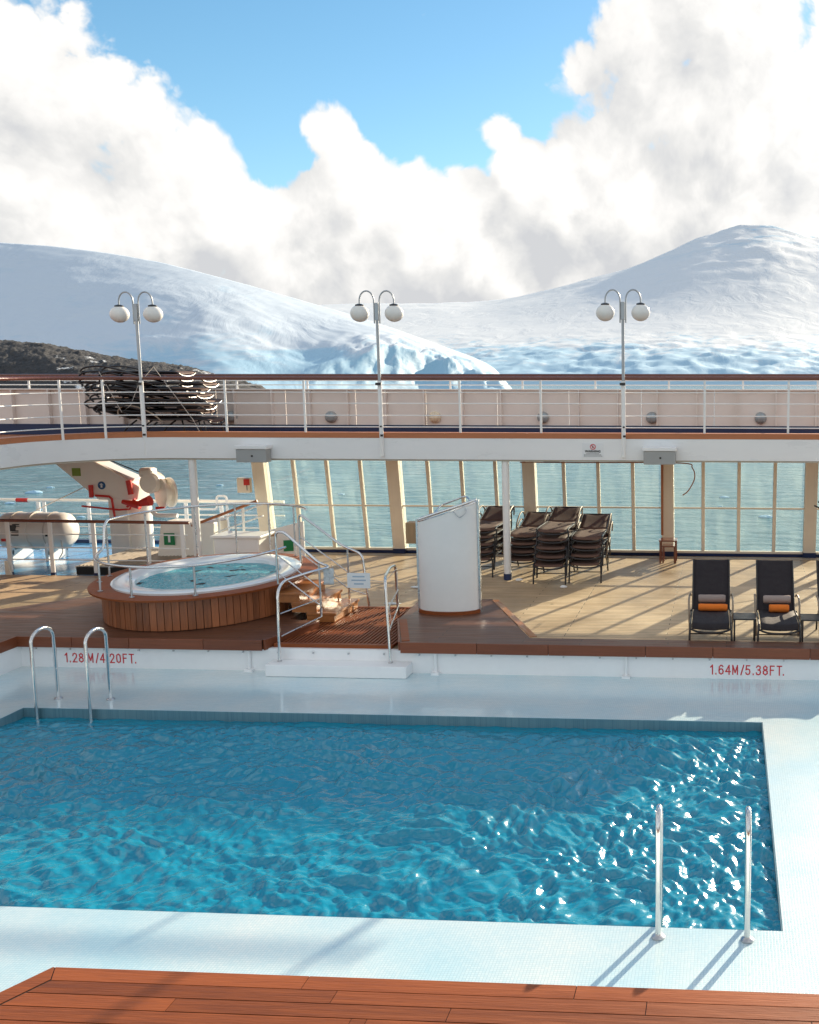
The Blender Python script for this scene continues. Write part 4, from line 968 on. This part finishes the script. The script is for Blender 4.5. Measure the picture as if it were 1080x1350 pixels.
for s_, zt in ((-1, 1.58), (1, 1.92)): MB().b2((s_ * .525 - .018, -.03, .0), (s_ * .525 + .018, .04, zt)).build('edge_post', 'chrome2', sh, bevel=.004)
vs = [(.50 * math.cos(R(a)), .275 * math.sin(R(a)), 1.55 + .34 * (math.cos(R(a)) + 1) / 2) for a in range(180, 361, 10)]
MB().tube(vs, .016, 8).build('top_rail', 'chrome', sh, smooth=True)
MB().tube([(-.50, .03, 1.58), (.50, .03, 1.92)], .024, 10).build('crown_bar', 'chrome', sh, smooth=True)
MB().tube(fillet([(-.25, .05, 1.66), (-.2, .3, 1.78), (.25, .3, 1.95), (.40, .05, 1.88)], .08), .016, 8).build('shower_pipe', 'chrome', sh, smooth=True)
MB().tube(smoothpath([(.18, -.285, 1.76), (.28, -.28, 1.66), (.38, -.24, 1.74), (.36, -.2, 1.80)], 4), .008, 6).build('hook', 'chrome2', sh, smooth=True)
MB().tube([(.0, .18, 0), (0, .18, 1.62)], .03, 10).build('riser_pipe', 'chrome2', sh, smooth=True)
tag(MB().b2((-5.50, 17.02, 1.28), (-5.235, 17.24, 1.64)).build('wooden_box', 'boxwood', bevel=.006), 'pale wooden box fixed to the side of the shower screen', 'box')

# ------------------------------------------------------------------ loungers
def lounger_mesh(kind):
    """x across, y from foot to head; returns a thing with its parts at the origin"""
    t = thing('sun_lounger', 'x', 'sun lounger')
    W = .62; hw = W / 2; up_ = kind == 'upright'
    sl = 'slingdark' if up_ else 'sling'
    if up_:
        bed = [(0.0, .31), (.03, .375), (.12, .395), (.6, .385), (1.1, .34), (1.17, .35)]; bk = [(1.17, .355), (1.24, .42), (1.5, .72), (1.76, 1.03), (1.80, 1.05)]
    else:
        bed = [(0.0, .37), (.03, .41), (.2, .425), (.7, .42), (1.15, .41)]; bk = [(1.16, .415), (1.5, .50), (1.85, .60), (1.95, .61)]
    if kind == 'folded': bed = [(0.0, .385), (.03, .41), (.2, .42), (.7, .42), (1.15, .415)]; bk = [(1.16, .415), (1.5, .425), (1.85, .43), (1.95, .425)]
    def strip(prof, w, th):
        b = MB(); vs = []; n = len(prof); nx = 7
        for (y, z) in prof:
            for k in range(nx):
                s_ = k / (nx - 1) * 2 - 1; vs.append((s_ * w, y, z - .018 * (1 - s_ * s_)))
        fs = [(i * nx + k, i * nx + k + 1, (i + 1) * nx + k + 1, (i + 1) * nx + k) for i in range(n - 1) for k in range(nx - 1)]
        return b.add(vs, fs)
    for nm, pr_ in (('sling', bed), ('back_sling', bk)):
        fine = smoothpath([(0, y, z) for y, z in pr_], 4)
        o = strip([(p.y, p.z) for p in fine], hw - .025, .01).build(nm, sl, t, smooth=True); m_ = o.modifiers.new('s', 'SOLIDIFY'); m_.thickness = .012
    for s_ in (-1, 1):
        MB().tube(smoothpath([(s_ * hw, y, z - .01) for y, z in bed], 3), .017, 8).build('side_rail', 'darkmetal', t, smooth=True)
        MB().tube(smoothpath([(s_ * (hw - .012), y, z - .008) for y, z in bk], 3), .015, 8).build('back_rail', 'darkmetal', t, smooth=True)
        if kind == 'folded':
            MB().tube([(s_ * (hw - .05), .06, .385), (s_ * (hw - .05), .48, .375)], .015, 8).build('leg', 'darkmetal', t, smooth=True)
            MB().tube([(s_ * (hw - .05), 1.0, .385), (s_ * (hw - .05), 1.5, .38)], .015, 8).build('leg', 'darkmetal', t, smooth=True)
            MB().tube(smoothpath([(s_ * (hw + .02), .95, .39), (s_ * (hw + .03), 1.2, .46), (s_ * (hw + .035), 1.55, .52), (s_ * (hw + .03), 1.85, .50), (s_ * (hw + .02), 1.97, .43), (s_ * (hw + .02), 1.9, .36)], 4), .018, 8).build('armrest', 'darkmetal', t, smooth=True)
            continue
        MB().tube(fillet([(s_ * hw, .10, .38), (s_ * (hw + .012), .06, .2), (s_ * (hw + .012), .04, 0)], .06), .017, 8).build('leg', 'darkmetal', t, smooth=True)
        MB().tube(fillet([(s_ * (hw + .012), 1.0, .36), (s_ * (hw + .016), 1.2, .22), (s_ * (hw + .016), 1.36 if not up_ else 1.3, 0)], .1), .017, 8).build('leg', 'darkmetal', t, smooth=True)
        if up_: ap = [(s_ * (hw + .02), .62, .05), (s_ * (hw + .035), .64, .40), (s_ * (hw + .04), .76, .58), (s_ * (hw + .035), 1.15, .60), (s_ * (hw + .02), 1.34, .54)]
        else: ap = [(s_ * (hw + .02), .9, .36), (s_ * (hw + .035), 1.05, .50), (s_ * (hw + .04), 1.35, .64), (s_ * (hw + .035), 1.62, .66), (s_ * (hw + .02), 1.75, .56), (s_ * (hw + .02), 1.72, .45)]
        MB().tube(smoothpath(ap, 4), .016, 8).build('armrest', 'armmetal', t, smooth=True)
    z0 = bed[0][1]
    MB().tube(smoothpath([(-hw, .0, z0 - .0), (-hw * .6, -.005, z0 - .045), (0, -.005, z0 - .06), (hw * .6, -.005, z0 - .045), (hw, .0, z0)], 4), .016, 8).build('foot_bar', 'darkmetal', t, smooth=True)
    MB().tube([(-hw, bk[-1][0], bk[-1][1] - .01), (hw, bk[-1][0], bk[-1][1] - .01)], .015, 8).build('head_bar', 'darkmetal', t, smooth=True)
    if kind != 'folded': MB().tube([(-hw - .012, .06, .22), (hw + .012, .06, .22)], .010, 6).build('cross_bar', 'darkmetal', t, smooth=True)
    return t
flat = lounger_mesh('flat'); first = [True]
def place(proto, flag, loc, rot, label, group, scale=1):
    o = proto if flag[0] else copy_tree(proto); flag[0] = False
    o.location = loc; o.rotation_euler = rot; o['label'] = label; o['group'] = group; o.scale = (scale,) * 3
    return o
stacks = [(-5.13, 20.42, 5, 0.15, 'in the stack nearest the shower screen'), (-4.22, 20.44, 4, .16, 'in the low stack behind the white pole'), (-3.53, 19.82, 5, .17, 'in the tallest stack beside the white pole'), (-2.84, 20.0, 4, .17, 'in the stack farthest from the white pole')]
ordn = {0: 'topmost', 1: 'second from the top', 2: 'third from the top', 3: 'fourth from the top', 4: 'fifth from the top'}
for (x, y, n, dz, lb) in stacks:
    for k in range(n):
        q = n - 1 - k; pos = 'lowest' if k == 0 else ordn[q]
        place(flat, first, (x + rnd.uniform(-.012, .012) + k * .012, y + rnd.uniform(-.015, .015) + k * .03, .002 + k * dz), (0, 0, R(rnd.uniform(-1.2, 1.2))), 'brown sling lounger, %s %s' % (pos, lb), 'loungers stacked on the pool deck')
folded = lounger_mesh('folded'); f3 = [True]
# stacks lashed on the upper deck (heads towards the ship's end)
for c_, (sx_, sy_, lb) in enumerate(((-11.0, 21.35, 'in the roped upper deck stack by the railing'), (-11.75, 22.15, 'in the roped upper deck stack by the bulwark'))):
    n = 8 if c_ == 0 else 9
    for k in range(n):
        q = n - 1 - k; pos = 'lowest' if k == 0 else (ordn[q] if q in ordn else {5: 'sixth from the top', 6: 'seventh from the top', 7: 'eighth from the top'}[q])
        place(flat if k == 0 else folded, first if k == 0 else f3, (sx_ + rnd.uniform(-.12, .12) - k * .02, sy_ + rnd.uniform(-.015, .015), 2.743 + (0 if k == 0 else .05 + k * .118)), (0, R(rnd.uniform(-.4, .4)), R(90 + rnd.uniform(-1, 1))), 'dark framed lounger, %s %s' % (pos, lb), 'loungers lashed on the upper deck', 1.12)
tag(MB().tube([(-13.2, 20.95, 4.2), (-12.75, 20.93, 3.35), (-12.55, 20.93, 3.5), (-12.35, 20.95, 3.95), (-12.0, 20.93, 4.30), (-11.2, 20.9, 3.2), (-11.05, 20.9, 2.9)], .007, 6).build('lashing_cord', 'rope', smooth=True), 'pale cord lashing the loungers stacked on the upper deck', 'cord')
# one folded against the windbreak
lf = place(flat, [False], (2.18, 22.0, .05), (R(78), 0, R(78)), 'dark lounger stood on end against the windbreak post', 'loungers standing about the deck')
# the pair facing the pool and a third beyond
upr = lounger_mesh('upright'); f2 = [True]
LX = [-.245, .80, 1.80]
for x, lb in zip(LX, ('charcoal upright lounger with the wide orange towel roll', 'charcoal upright lounger with the short orange towel roll', 'charcoal upright lounger without an orange towel, beyond the side table')):
    place(upr, f2, (x, 15.24, .002), (0, 0, R(rnd.uniform(-.8, .8))), lb, 'upright loungers facing the pool')
def towel(x, y, z, w, r_, m, lb):
    b = MB(); n = 16; vs = []; fs = []; segs = 14
    for i in range(segs + 1):
        xx = -w / 2 + w * i / segs; e_ = 1 if 0 < i < segs else .86
        for k in range(n):
            a = 2 * math.pi * k / n; q = r_ * e_ * (1 + .05 * noise.noise(Vector((xx * 9, math.cos(a) * 2, math.sin(a) * 2 + x))))
            vs.append((xx, q * math.cos(a), q * math.sin(a) * .96))
    for i in range(segs):
        for k in range(n): l = (k + 1) % n; fs.append((i * n + k, i * n + l, (i + 1) * n + l, (i + 1) * n + k))
    fs += [tuple(range(n - 1, -1, -1)), tuple(segs * n + k for k in range(n))]
    o = b.add(vs, fs).build('rolled_towel', m, smooth=True); o.location = (x, y, z); o.rotation_euler = (0, 0, R(rnd.uniform(-2, 2)))
    return tag(o, lb, 'towel')
towel(-.245, 16.37, .535, .44, .068, 'beigetowel', 'grey beige rolled towel above the wide orange towel roll')
towel(-.225, 16.25, .415, .47, .062, 'orange', 'wide orange rolled towel on the lounger seat')
towel(.81, 16.37, .535, .44, .068, 'beigetowel', 'grey beige rolled towel above the short orange towel roll')
towel(.84, 16.24, .415, .32, .068, 'orange', 'short orange rolled towel on the lounger seat')
def side_table(x, y, lb):
    t = thing('side_table', lb, 'side table', (x, y, .002), 0, 'small dark tables between the loungers')
    MB().box((0, 0, .42), (.36, .40, .025)).build('top', 'darkmetal', t, bevel=.005)
    for sx_ in (-1, 1):
        for sy_ in (-1, 1): MB().box((sx_ * .155, sy_ * .175, .2), (.025, .025, .408)).build('leg', 'darkmetal', t)
side_table(.275, 15.62, 'small dark side table between the two loungers with orange towels'); side_table(1.32, 15.62, 'small dark side table beyond the lounger with the short orange roll')
# nest of small tables by the windbreak post
def nest(x, y, s, lb):
    t = thing('nesting_table', lb, 'side table', (x, y, .002), 0, 'tables nested by the windbreak post')
    MB().box((0, 0, .50 * s), (.40 * s, .40 * s, .03)).build('top', 'handrail', t, bevel=.004)
    for sx_ in (-1, 1):
        for sy_ in (-1, 1): MB().box((sx_ * .17 * s, sy_ * .17 * s, .243 * s), (.035, .035, .485 * s)).build('leg', 'handrail', t)
nest(-1.31, 22.42, 1.0, 'dark wooden table nested outermost by the windbreak post'); nest(-1.29, 22.40, .74, 'small dark wooden table tucked under the nested one')
# awning rod and hook, bracketed posts
t = thing('awning_rod', 'thin brown rod with hooked end under the deck edge', 'rod', (-1.4, 21.2, 2.3)); bpy.context.view_layer.update()
pbuild(MB().tube(smoothpath([(-4.4, 21.4, 2.30), (-3, 21.4, 2.30), (-1.0, 21.4, 2.30), (-.75, 21.4, 2.20), (-.70, 21.4, 1.98), (-.83, 21.4, 1.72), (-.95, 21.4, 1.62)], 5), .012, 8), 'rod', 'coaming', t, smooth=True)
pbuild(MB().box((-1.4, 21.4, 2.36), (.16, .06, .08)), 'bracket', 'darkmetal', t); pbuild(MB().tube([(-1.47, 22.78, .55), (-1.47, 22.7, 2.35)], .028, 8), 'down_pipe', 'coaming', t, smooth=True)
pbuild(MB().box((-3.72, 21.4, 2.34), (.34, .08, .06)), 'bracket', 'darkmetal', t); pbuild(MB().box((-4.1, 21.3, 2.36), (.3, .1, .09)), 'bracket', 'cream', t)

# ------------------------------------------------------------------ pool ladders
def ladder(x, y, gap, sgn, lb, hgt, leg_in, leg_out):
    """sgn: +1 when the pool lies towards -y of the ledge edge"""
    t = thing('pool_ladder', lb, 'ladder', (x, y, LW), 0, 'pool ladders')
    for s_ in (-1, 1):
        px_ = s_ * gap / 2
        pts = [(px_, sgn * leg_out, 0.0), (px_, sgn * leg_out, hgt - .14)] + [(px_, sgn * (leg_out - (leg_out + leg_in) * (1 - math.cos(R(a))) / 2), hgt - .14 + .15 * math.sin(R(a))) for a in range(15, 166, 15)] + [(px_, -sgn * leg_in, hgt - .14), (px_, -sgn * leg_in, -1.2)]
        MB().tube(pts, .024, 12).build('rail', 'chrome', t, smooth=True)
        MB().lathe([(.055, 0.001), (.055, .012), (.03, .03)], 16, (px_, sgn * leg_out, 0)).build('flange', 'chrome2', t, smooth=True)
    for z in (-.28, -.55, -.82): MB().box((0, -sgn * leg_in, z), (gap, .09, .03)).build('rung', 'white', t, bevel=.006)
    return t
ladder(-8.98, 13.12, .76, 1, 'steel pool ladder by the 1.28 metre marking', 1.06, .22, .24)
ladder(-.175, 7.80, .72, -1, 'steel pool ladder beside the reddish teak planks', 1.04, .20, .05)

# ------------------------------------------------------------------ port side: rail, rafts, davit
ir = thing('side_railing', 'white railing with dark wooden handrail before the blue deck', 'railing', (-13, 20.2, 0)); bpy.context.view_layer.update()
pbuild(MB().tube([(-20, 20.2, 1.16), (-11.05, 20.2, 1.12)], .034, 10), 'handrail', 'handrail', ir, smooth=True)
for z in (.86, .58, .32): pbuild(MB().tube([(-20, 20.2, z), (-11.1, 20.2, z)], .013, 8), 'rail', 'white', ir, smooth=True)
for x in (-18.6, -16.8, -14.95, -14.03, -13.1, -11.95, -11.2):
    pbuild(MB().b2((x - .04, 20.18, .05), (x + .04, 20.22, 1.12)), 'stanchion', 'white', ir, bevel=.004); pbuild(MB().b2((x - .045, 20.175, -.045), (x + .045, 20.225, .05)), 'foot', 'navy', ir)
pbuild(MB().add([(-15.02, 20.12, .001), (-14.9, 20.12, .001), (-14.9, 20.17, .001), (-15.02, 20.17, .001), (-15.02, 20.12, .3), (-14.98, 20.12, .3), (-14.98, 20.17, .3), (-15.02, 20.17, .3)], [(0, 1, 2, 3), (4, 5, 6, 7), (0, 1, 5, 4), (1, 2, 6, 5), (2, 3, 7, 6), (3, 0, 4, 7)]), 'brace', 'cream', ir)
er = thing('edge_railing', 'cream railing with a red band at the ship side', 'railing', (-15, 24.4, 0)); bpy.context.view_layer.update()
pbuild(MB().tube([(-24, 24.4, 1.02), (-10.9, 24.4, 1.02)], .045, 10), 'top_rail', 'davit', er, smooth=True)
pbuild(MB().tube([(-17.75, 24.4, 1.02), (-17.45, 24.4, 1.02)], .052, 10), 'red_band', 'red', er, smooth=True)
for z in (.68, .36): pbuild(MB().tube([(-24, 24.4, z), (-10.9, 24.4, z)], .02, 8), 'rail', 'davit', er, smooth=True)
for x in (-19.5, -17.2, -17.05, -15.9, -14.4, -13.4, -12.5): pbuild(MB().tube([(x, 24.4, -.04), (x, 24.4, 1.0)], .045, 10), 'stanchion', 'white', er, smooth=True)
pbuild(MB().tube(fillet([(-13.05, 24.2, .85), (-12.5, 24.2, .85), (-12.5, 24.2, 1.18), (-12.25, 24.2, 1.18), (-12.25, 24.2, .3)], .08), .03, 8), 'hoop', 'white', er, smooth=True)
def raft(x, lb):
    t = thing('life_raft', lb, 'life raft', (x, 22.2, -.05), 0, 'life raft canisters on the blue deck')
    prof = [(.001, -.83), (.30, -.80), (.40, -.70), (.42, -.6), (.42, -.03), (.445, -.03), (.445, .03), (.42, .03), (.42, .6), (.40, .70), (.30, .80), (.001, .83)]
    b = MB().lathe(prof, 28); rm = Matrix.Rotation(R(90), 4, 'Y'); b.v = [tuple(rm @ Vector(v) + Vector((0, 0, .66))) for v in b.v]; can = b.build('canister', 'raft', t, smooth=True)
    for xx in (-.42, .42):
        b = MB(); b.tube([(xx, .427 * math.cos(R(a)), .66 + .427 * math.sin(R(a))) for a in range(0, 360, 15)], .012, 6, closed=True); b.build('strap', 'rope', can, smooth=True)
        b = MB(); b.box((xx, 0, .13), (.07, .7, .26)); b.box((xx, -.32, .3), (.07, .07, .3)); b.box((xx, .32, .3), (.07, .07, .3)); b.build('cradle', 'white', t, bevel=.008)
    b = MB()
    for i in range(6): b.box((-.22 + rnd.uniform(-.02, .02), -.43 + .012 * i, .62 + i * .045), (.16, .02, .03))
    b.build('stencil', 'black', can, kind='stuff')
    MB().box((-.30, -.405, .74), (.17, .02, .20)).build('label_plate', 'darkmetal', can)
    MB().box((.5, -.425, .62), (.05, .02, .05)).build('buckle', 'darkmetal', can); MB().box((-.52, -.41, .5), (.1, .02, .06)).build('buckle', 'red', can)
    MB().tube(smoothpath([(.74, -.3, .5), (.8, -.35, .25), (.7, -.35, .08)], 4), .012, 6).build('lanyard', 'rope', t)
raft(-15.72, 'white life raft canister with dark label plate nearest the davit'); raft(-17.65, 'white life raft canister beyond the first one on the blue deck')
dv = thing('davit', 'cream boat davit with red winch gear and a slanted arm', 'davit', (-13.75, 22.6, -.05)); bpy.context.view_layer.update()
pbuild(MB().tube([(-13.62, 22.7, -.05), (-13.62, 22.7, 1.2)], .30, 24), 'column', 'davit', dv, smooth=True)
pbuild(MB().b2((-14.1, 22.35, -.048), (-13.65, 22.95, 1.42)), 'pedestal', 'davit', dv, bevel=.02)
XZ = Matrix(((1, 0, 0, 0), (0, 0, 1, 0), (0, 1, 0, 0), (0, 0, 0, 1)))
pbuild(MB().prism([(-14.25, 1.32), (-13.35, 1.32), (-13.28, 1.62), (-13.75, 1.92), (-14.75, 2.42), (-15.55, 2.42)], 22.25, 22.75, XZ), 'arm', 'davit', dv, bevel=.02)
pbuild(MB().prism([(-13.9, 1.95), (-13.45, 1.74), (-13.4, 1.80), (-14.9, 2.44), (-15.0, 2.40)], 22.30, 22.70, XZ), 'arm_flange', 'white', dv, bevel=.01)
b = MB().lathe([(.001, -.2), (.20, -.2), (.24, -.12), (.21, 0), (.24, .12), (.20, .2), (.001, .2)], 20); rm = Matrix.Rotation(R(90), 4, 'X') ; b.v = [tuple(rm @ Vector(v) + Vector((-12.98, 22.3, 1.72))) for v in b.v]; pbuild(b, 'motor', 'davit', dv, smooth=True)
pbuild(MB().box((-13.05, 22.25, 1.95), (.30, .3, .22)), 'motor_cap', 'davit', dv, bevel=.06)
b = MB().lathe([(.001, -.10), (.34, -.12), (.34, -.07), (.20, -.06), (.20, .06), (.34, .07), (.34, .12), (.001, .10)], 28); rm = Matrix.Rotation(R(-38), 4, 'Z') @ Matrix.Rotation(R(90), 4, 'X'); b.v = [tuple(rm @ Vector(v) + Vector((-12.72, 22.35, 1.48))) for v in b.v]; pbuild(b, 'winch_drum', 'davit', dv, smooth=True)
pbuild(MB().tube(fillet([(-13.0, 22.2, 1.1), (-12.9, 22.2, .98), (-12.4, 22.2, .98)], .1), .05, 10), 'fairlead', 'white', dv, smooth=True)
for pts, r_ in (([(-14.62, 22.2, 1.18), (-13.75, 22.2, 1.10), (-13.5, 22.2, 1.12), (-13.42, 22.2, 1.3)], .022), ([(-14.3, 22.22, 1.42), (-13.98, 22.22, 1.40), (-13.92, 22.22, 1.35), (-13.88, 22.22, .92)], .026)):
    pbuild(MB().tube(pts, r_, 8), 'red_lever', 'red', dv, smooth=True)
pbuild(MB().tube([(-14.38, 22.2, 1.38), (-14.38, 22.2, 1.66)], .05, 12), 'red_handle', 'red', dv, smooth=True); pbuild(MB().tube([(-13.42, 22.15, 1.46), (-13.46, 22.15, 1.78)], .06, 12), 'red_handle', 'red', dv, smooth=True)
b = MB(); b.tube([(-13.6, 22.1, 1.3), (-13.2, 22.1, 1.22)], [.05, .10], 10); b.tube([(-13.25, 22.1, 1.25), (-12.95, 22.1, 1.33)], [.06, .12], 10); b.tube([(-13.5, 22.1, 1.18), (-13.3, 22.1, 1.36)], .03, 8); pbuild(b, 'red_crank', 'red', dv, smooth=True)
pbuild(MB().tube([(-12.80, 22.05, 1.17), (-12.6, 22.05, 1.17)], .032, 10), 'red_grip', 'red', dv, smooth=True)
pbuild(MB().tube([(-14.2, 22.2, 2.35), (-13.2, 22.2, 1.95)], .014, 6), 'cable', 'darkmetal', dv); pbuild(MB().tube([(-16.2, 22.9, .98), (-14.6, 22.3, 1.6)], .012, 6), 'cable', 'rope', dv)
pbuild(MB().b2((-14.82, 22.24, 1.86), (-14.62, 22.248, 2.04)), 'olive_sticker', 'olive', dv)
b = MB().lathe([(.001, 0), (.09, 0), (.09, .006), (.001, .006)], 20); rm = Matrix.Rotation(R(90), 4, 'X'); b.v = [tuple(rm @ Vector(v) + Vector((-14.15, 22.246, 1.65))) for v in b.v]; pbuild(b, 'blue_sticker', 'blue_sign', dv)
pbuild(MB().prism([(-.02, -.05), (.02, -.05), (.02, .01), (.045, .01), (0, .055), (-.045, .01), (-.02, .01)], 22.234, 22.238, Matrix.Translation((-14.15, 0, 1.65)) @ XZ), 'arrow', 'paper', dv)
# ramp with grating, lockers, exit signs
rp = thing('boarding_ramp', 'low grated metal ramp between the blue deck and the hot tub', 'ramp', (-13, 21.3, 0)); bpy.context.view_layer.update()
pbuild(MB().add([(-13.75, 20.5, .10), (-11.6, 20.6, .16), (-11.5, 22.6, .20), (-13.4, 22.3, .14), (-13.75, 20.5, .13), (-11.6, 20.6, .19), (-11.5, 22.6, .23), (-13.4, 22.3, .17)], [(0, 1, 2, 3), (4, 5, 6, 7), (0, 1, 5, 4), (1, 2, 6, 5), (2, 3, 7, 6), (3, 0, 4, 7)]), 'tread_plate', 'rampgrid', rp)
b = MB()
for i in range(26):
    x = -13.68 + i * .082; b.add([(x, 20.52, .132 + (x + 13.75) * .028), (x + .03, 20.52, .132 + (x + 13.75) * .028), (x + .15, 22.4, .19 + (x + 13.75) * .028), (x + .12, 22.4, .19 + (x + 13.75) * .028), (x, 20.52, .15 + (x + 13.75) * .028), (x + .03, 20.52, .15 + (x + 13.75) * .028), (x + .15, 22.4, .21 + (x + 13.75) * .028), (x + .12, 22.4, .21 + (x + 13.75) * .028)], [(0, 1, 2, 3), (4, 5, 6, 7), (0, 1, 5, 4), (1, 2, 6, 5), (2, 3, 7, 6), (3, 0, 4, 7)])
pbuild(b, 'grip_bars', 'rampgrid', rp, kind='stuff')
pbuild(MB().b2((-13.7, 20.45, -.045), (-11.7, 20.49, .12)), 'edge_beam', 'caulk', rp)
t = thing('deck_locker', 'white deck locker behind the hot tub', 'locker', (-10.2, 20.75, .002))
MB().b2((-.48, -.3, 0), (.48, .3, .76)).build('body', 'white', t, bevel=.015); MB().b2((-.54, -.34, .765), (.54, .34, .82)).build('lid', 'white', t, bevel=.012)
t = thing('vent_housing', 'cream sloping housing with a green sign by the white pole', 'housing', (-11.9, 21.6, -.05))
MB().add([(-.55, -.3, 0), (.75, -.3, 0), (.75, .5, 0), (-.55, .5, 0), (-.5, -.1, .98), (.7, -.1, .98), (.7, .5, .98), (-.5, .5, .98)], [(0, 1, 2, 3), (4, 5, 6, 7), (0, 1, 5, 4), (1, 2, 6, 5), (2, 3, 7, 6), (3, 0, 4, 7)]).build('body', 'davit', t, bevel=.02)
o = MB().b2((-.38, -.225, .5), (-.14, -.215, .76)).build('green_sign', 'green', t); 
MB().b2((-.285, -.229, .56), (-.235, -.226, .70)).build('pictogram', 'paper', t)
t = thing('angled_board', 'white angled board with a green sign beside the tub steps', 'board', (-10.0, 21.2, .002))
MB().add([(0, 0, 0), (.8, .29, 0), (.8, .34, 0), (0, .05, 0), (0, 0, .78), (.8, .29, .98), (.8, .34, .98), (0, .05, .78)], [(0, 1, 2, 3), (4, 5, 6, 7), (0, 1, 5, 4), (1, 2, 6, 5), (2, 3, 7, 6), (3, 0, 4, 7)]).build('face', 'white', t)
MB().box((.5, .172, .46), (.2, .012, .24), rz=math.atan2(.4, 1.1)).build('green_sign', 'green', t); MB().box((.22, .07, .72), (.12, .012, .08), rz=math.atan2(.4, 1.1)).build('brown_plate', 'boxwood', t)
t = thing('gangway_rail', 'white sloping rail with an orange wooden handrail behind the tub', 'railing', (-11, 21.6, .9)); bpy.context.view_layer.update()
pbuild(MB().tube([(-11.7, 21.5, .86), (-10.2, 21.5, 1.42)], .03, 10), 'handrail', 'coaming', t, smooth=True)
for dz in (.08, .33): pbuild(MB().tube([(-11.7, 21.53, .86 - dz), (-10.1, 21.53, 1.42 - dz)], .016, 8), 'rail', 'white', t, smooth=True)
for x in (-11.1, -10.55): pbuild(MB().tube([(x, 21.53, .0), (x, 21.53, .86 + (x + 11.7) * .373)], .03, 8), 'stanchion', 'white', t, smooth=True)
t = thing('alarm_box', 'cream box with a red call point beside the windbreak post', 'call point', (-11.02, 22.78, 1.45))
MB().b2((-.2, -.1, 0), (.1, .02, .34)).build('box', 'cream', t, bevel=.01); MB().b2((-.02, -.15, .18), (.11, -.102, .32)).build('call_point', 'red', t, bevel=.008); MB().tube([(.04, -.12, .18), (.045, -.12, .06)], .008, 6).build('pull_cord', 'darkmetal', t)
# gutter-side small clutter: two small white lumps on the deck by the pole
for (x, y, s_, lb) in ((-4.2, 20.12, .05, 'small white plastic cap lying beside the navy foot of the pole'), (-3.2, 19.5, .045, 'small white plastic cap lying before the tallest lounger stack')):
    tag(lump((x, y, .03), (s_ * 1.6, s_, .03), int(x * -10), 'white', 'loose_cap', 8, 5), lb, 'cap', 'caps lying on the deck')
for (x, y, w, lb) in ((-6.0, 19.4, .22, 'shiny puddle on the deck between the shower screen and the windbreak'), (-6.1, 17.95, .16, 'shiny puddle on the deck just behind the grating')):
    tag(lump((x, y, .012), (w, w * .5, .016), int(x * -20), 'plastic', 'water_puddle', 12, 4), lb, 'puddle', 'puddles on the deck')
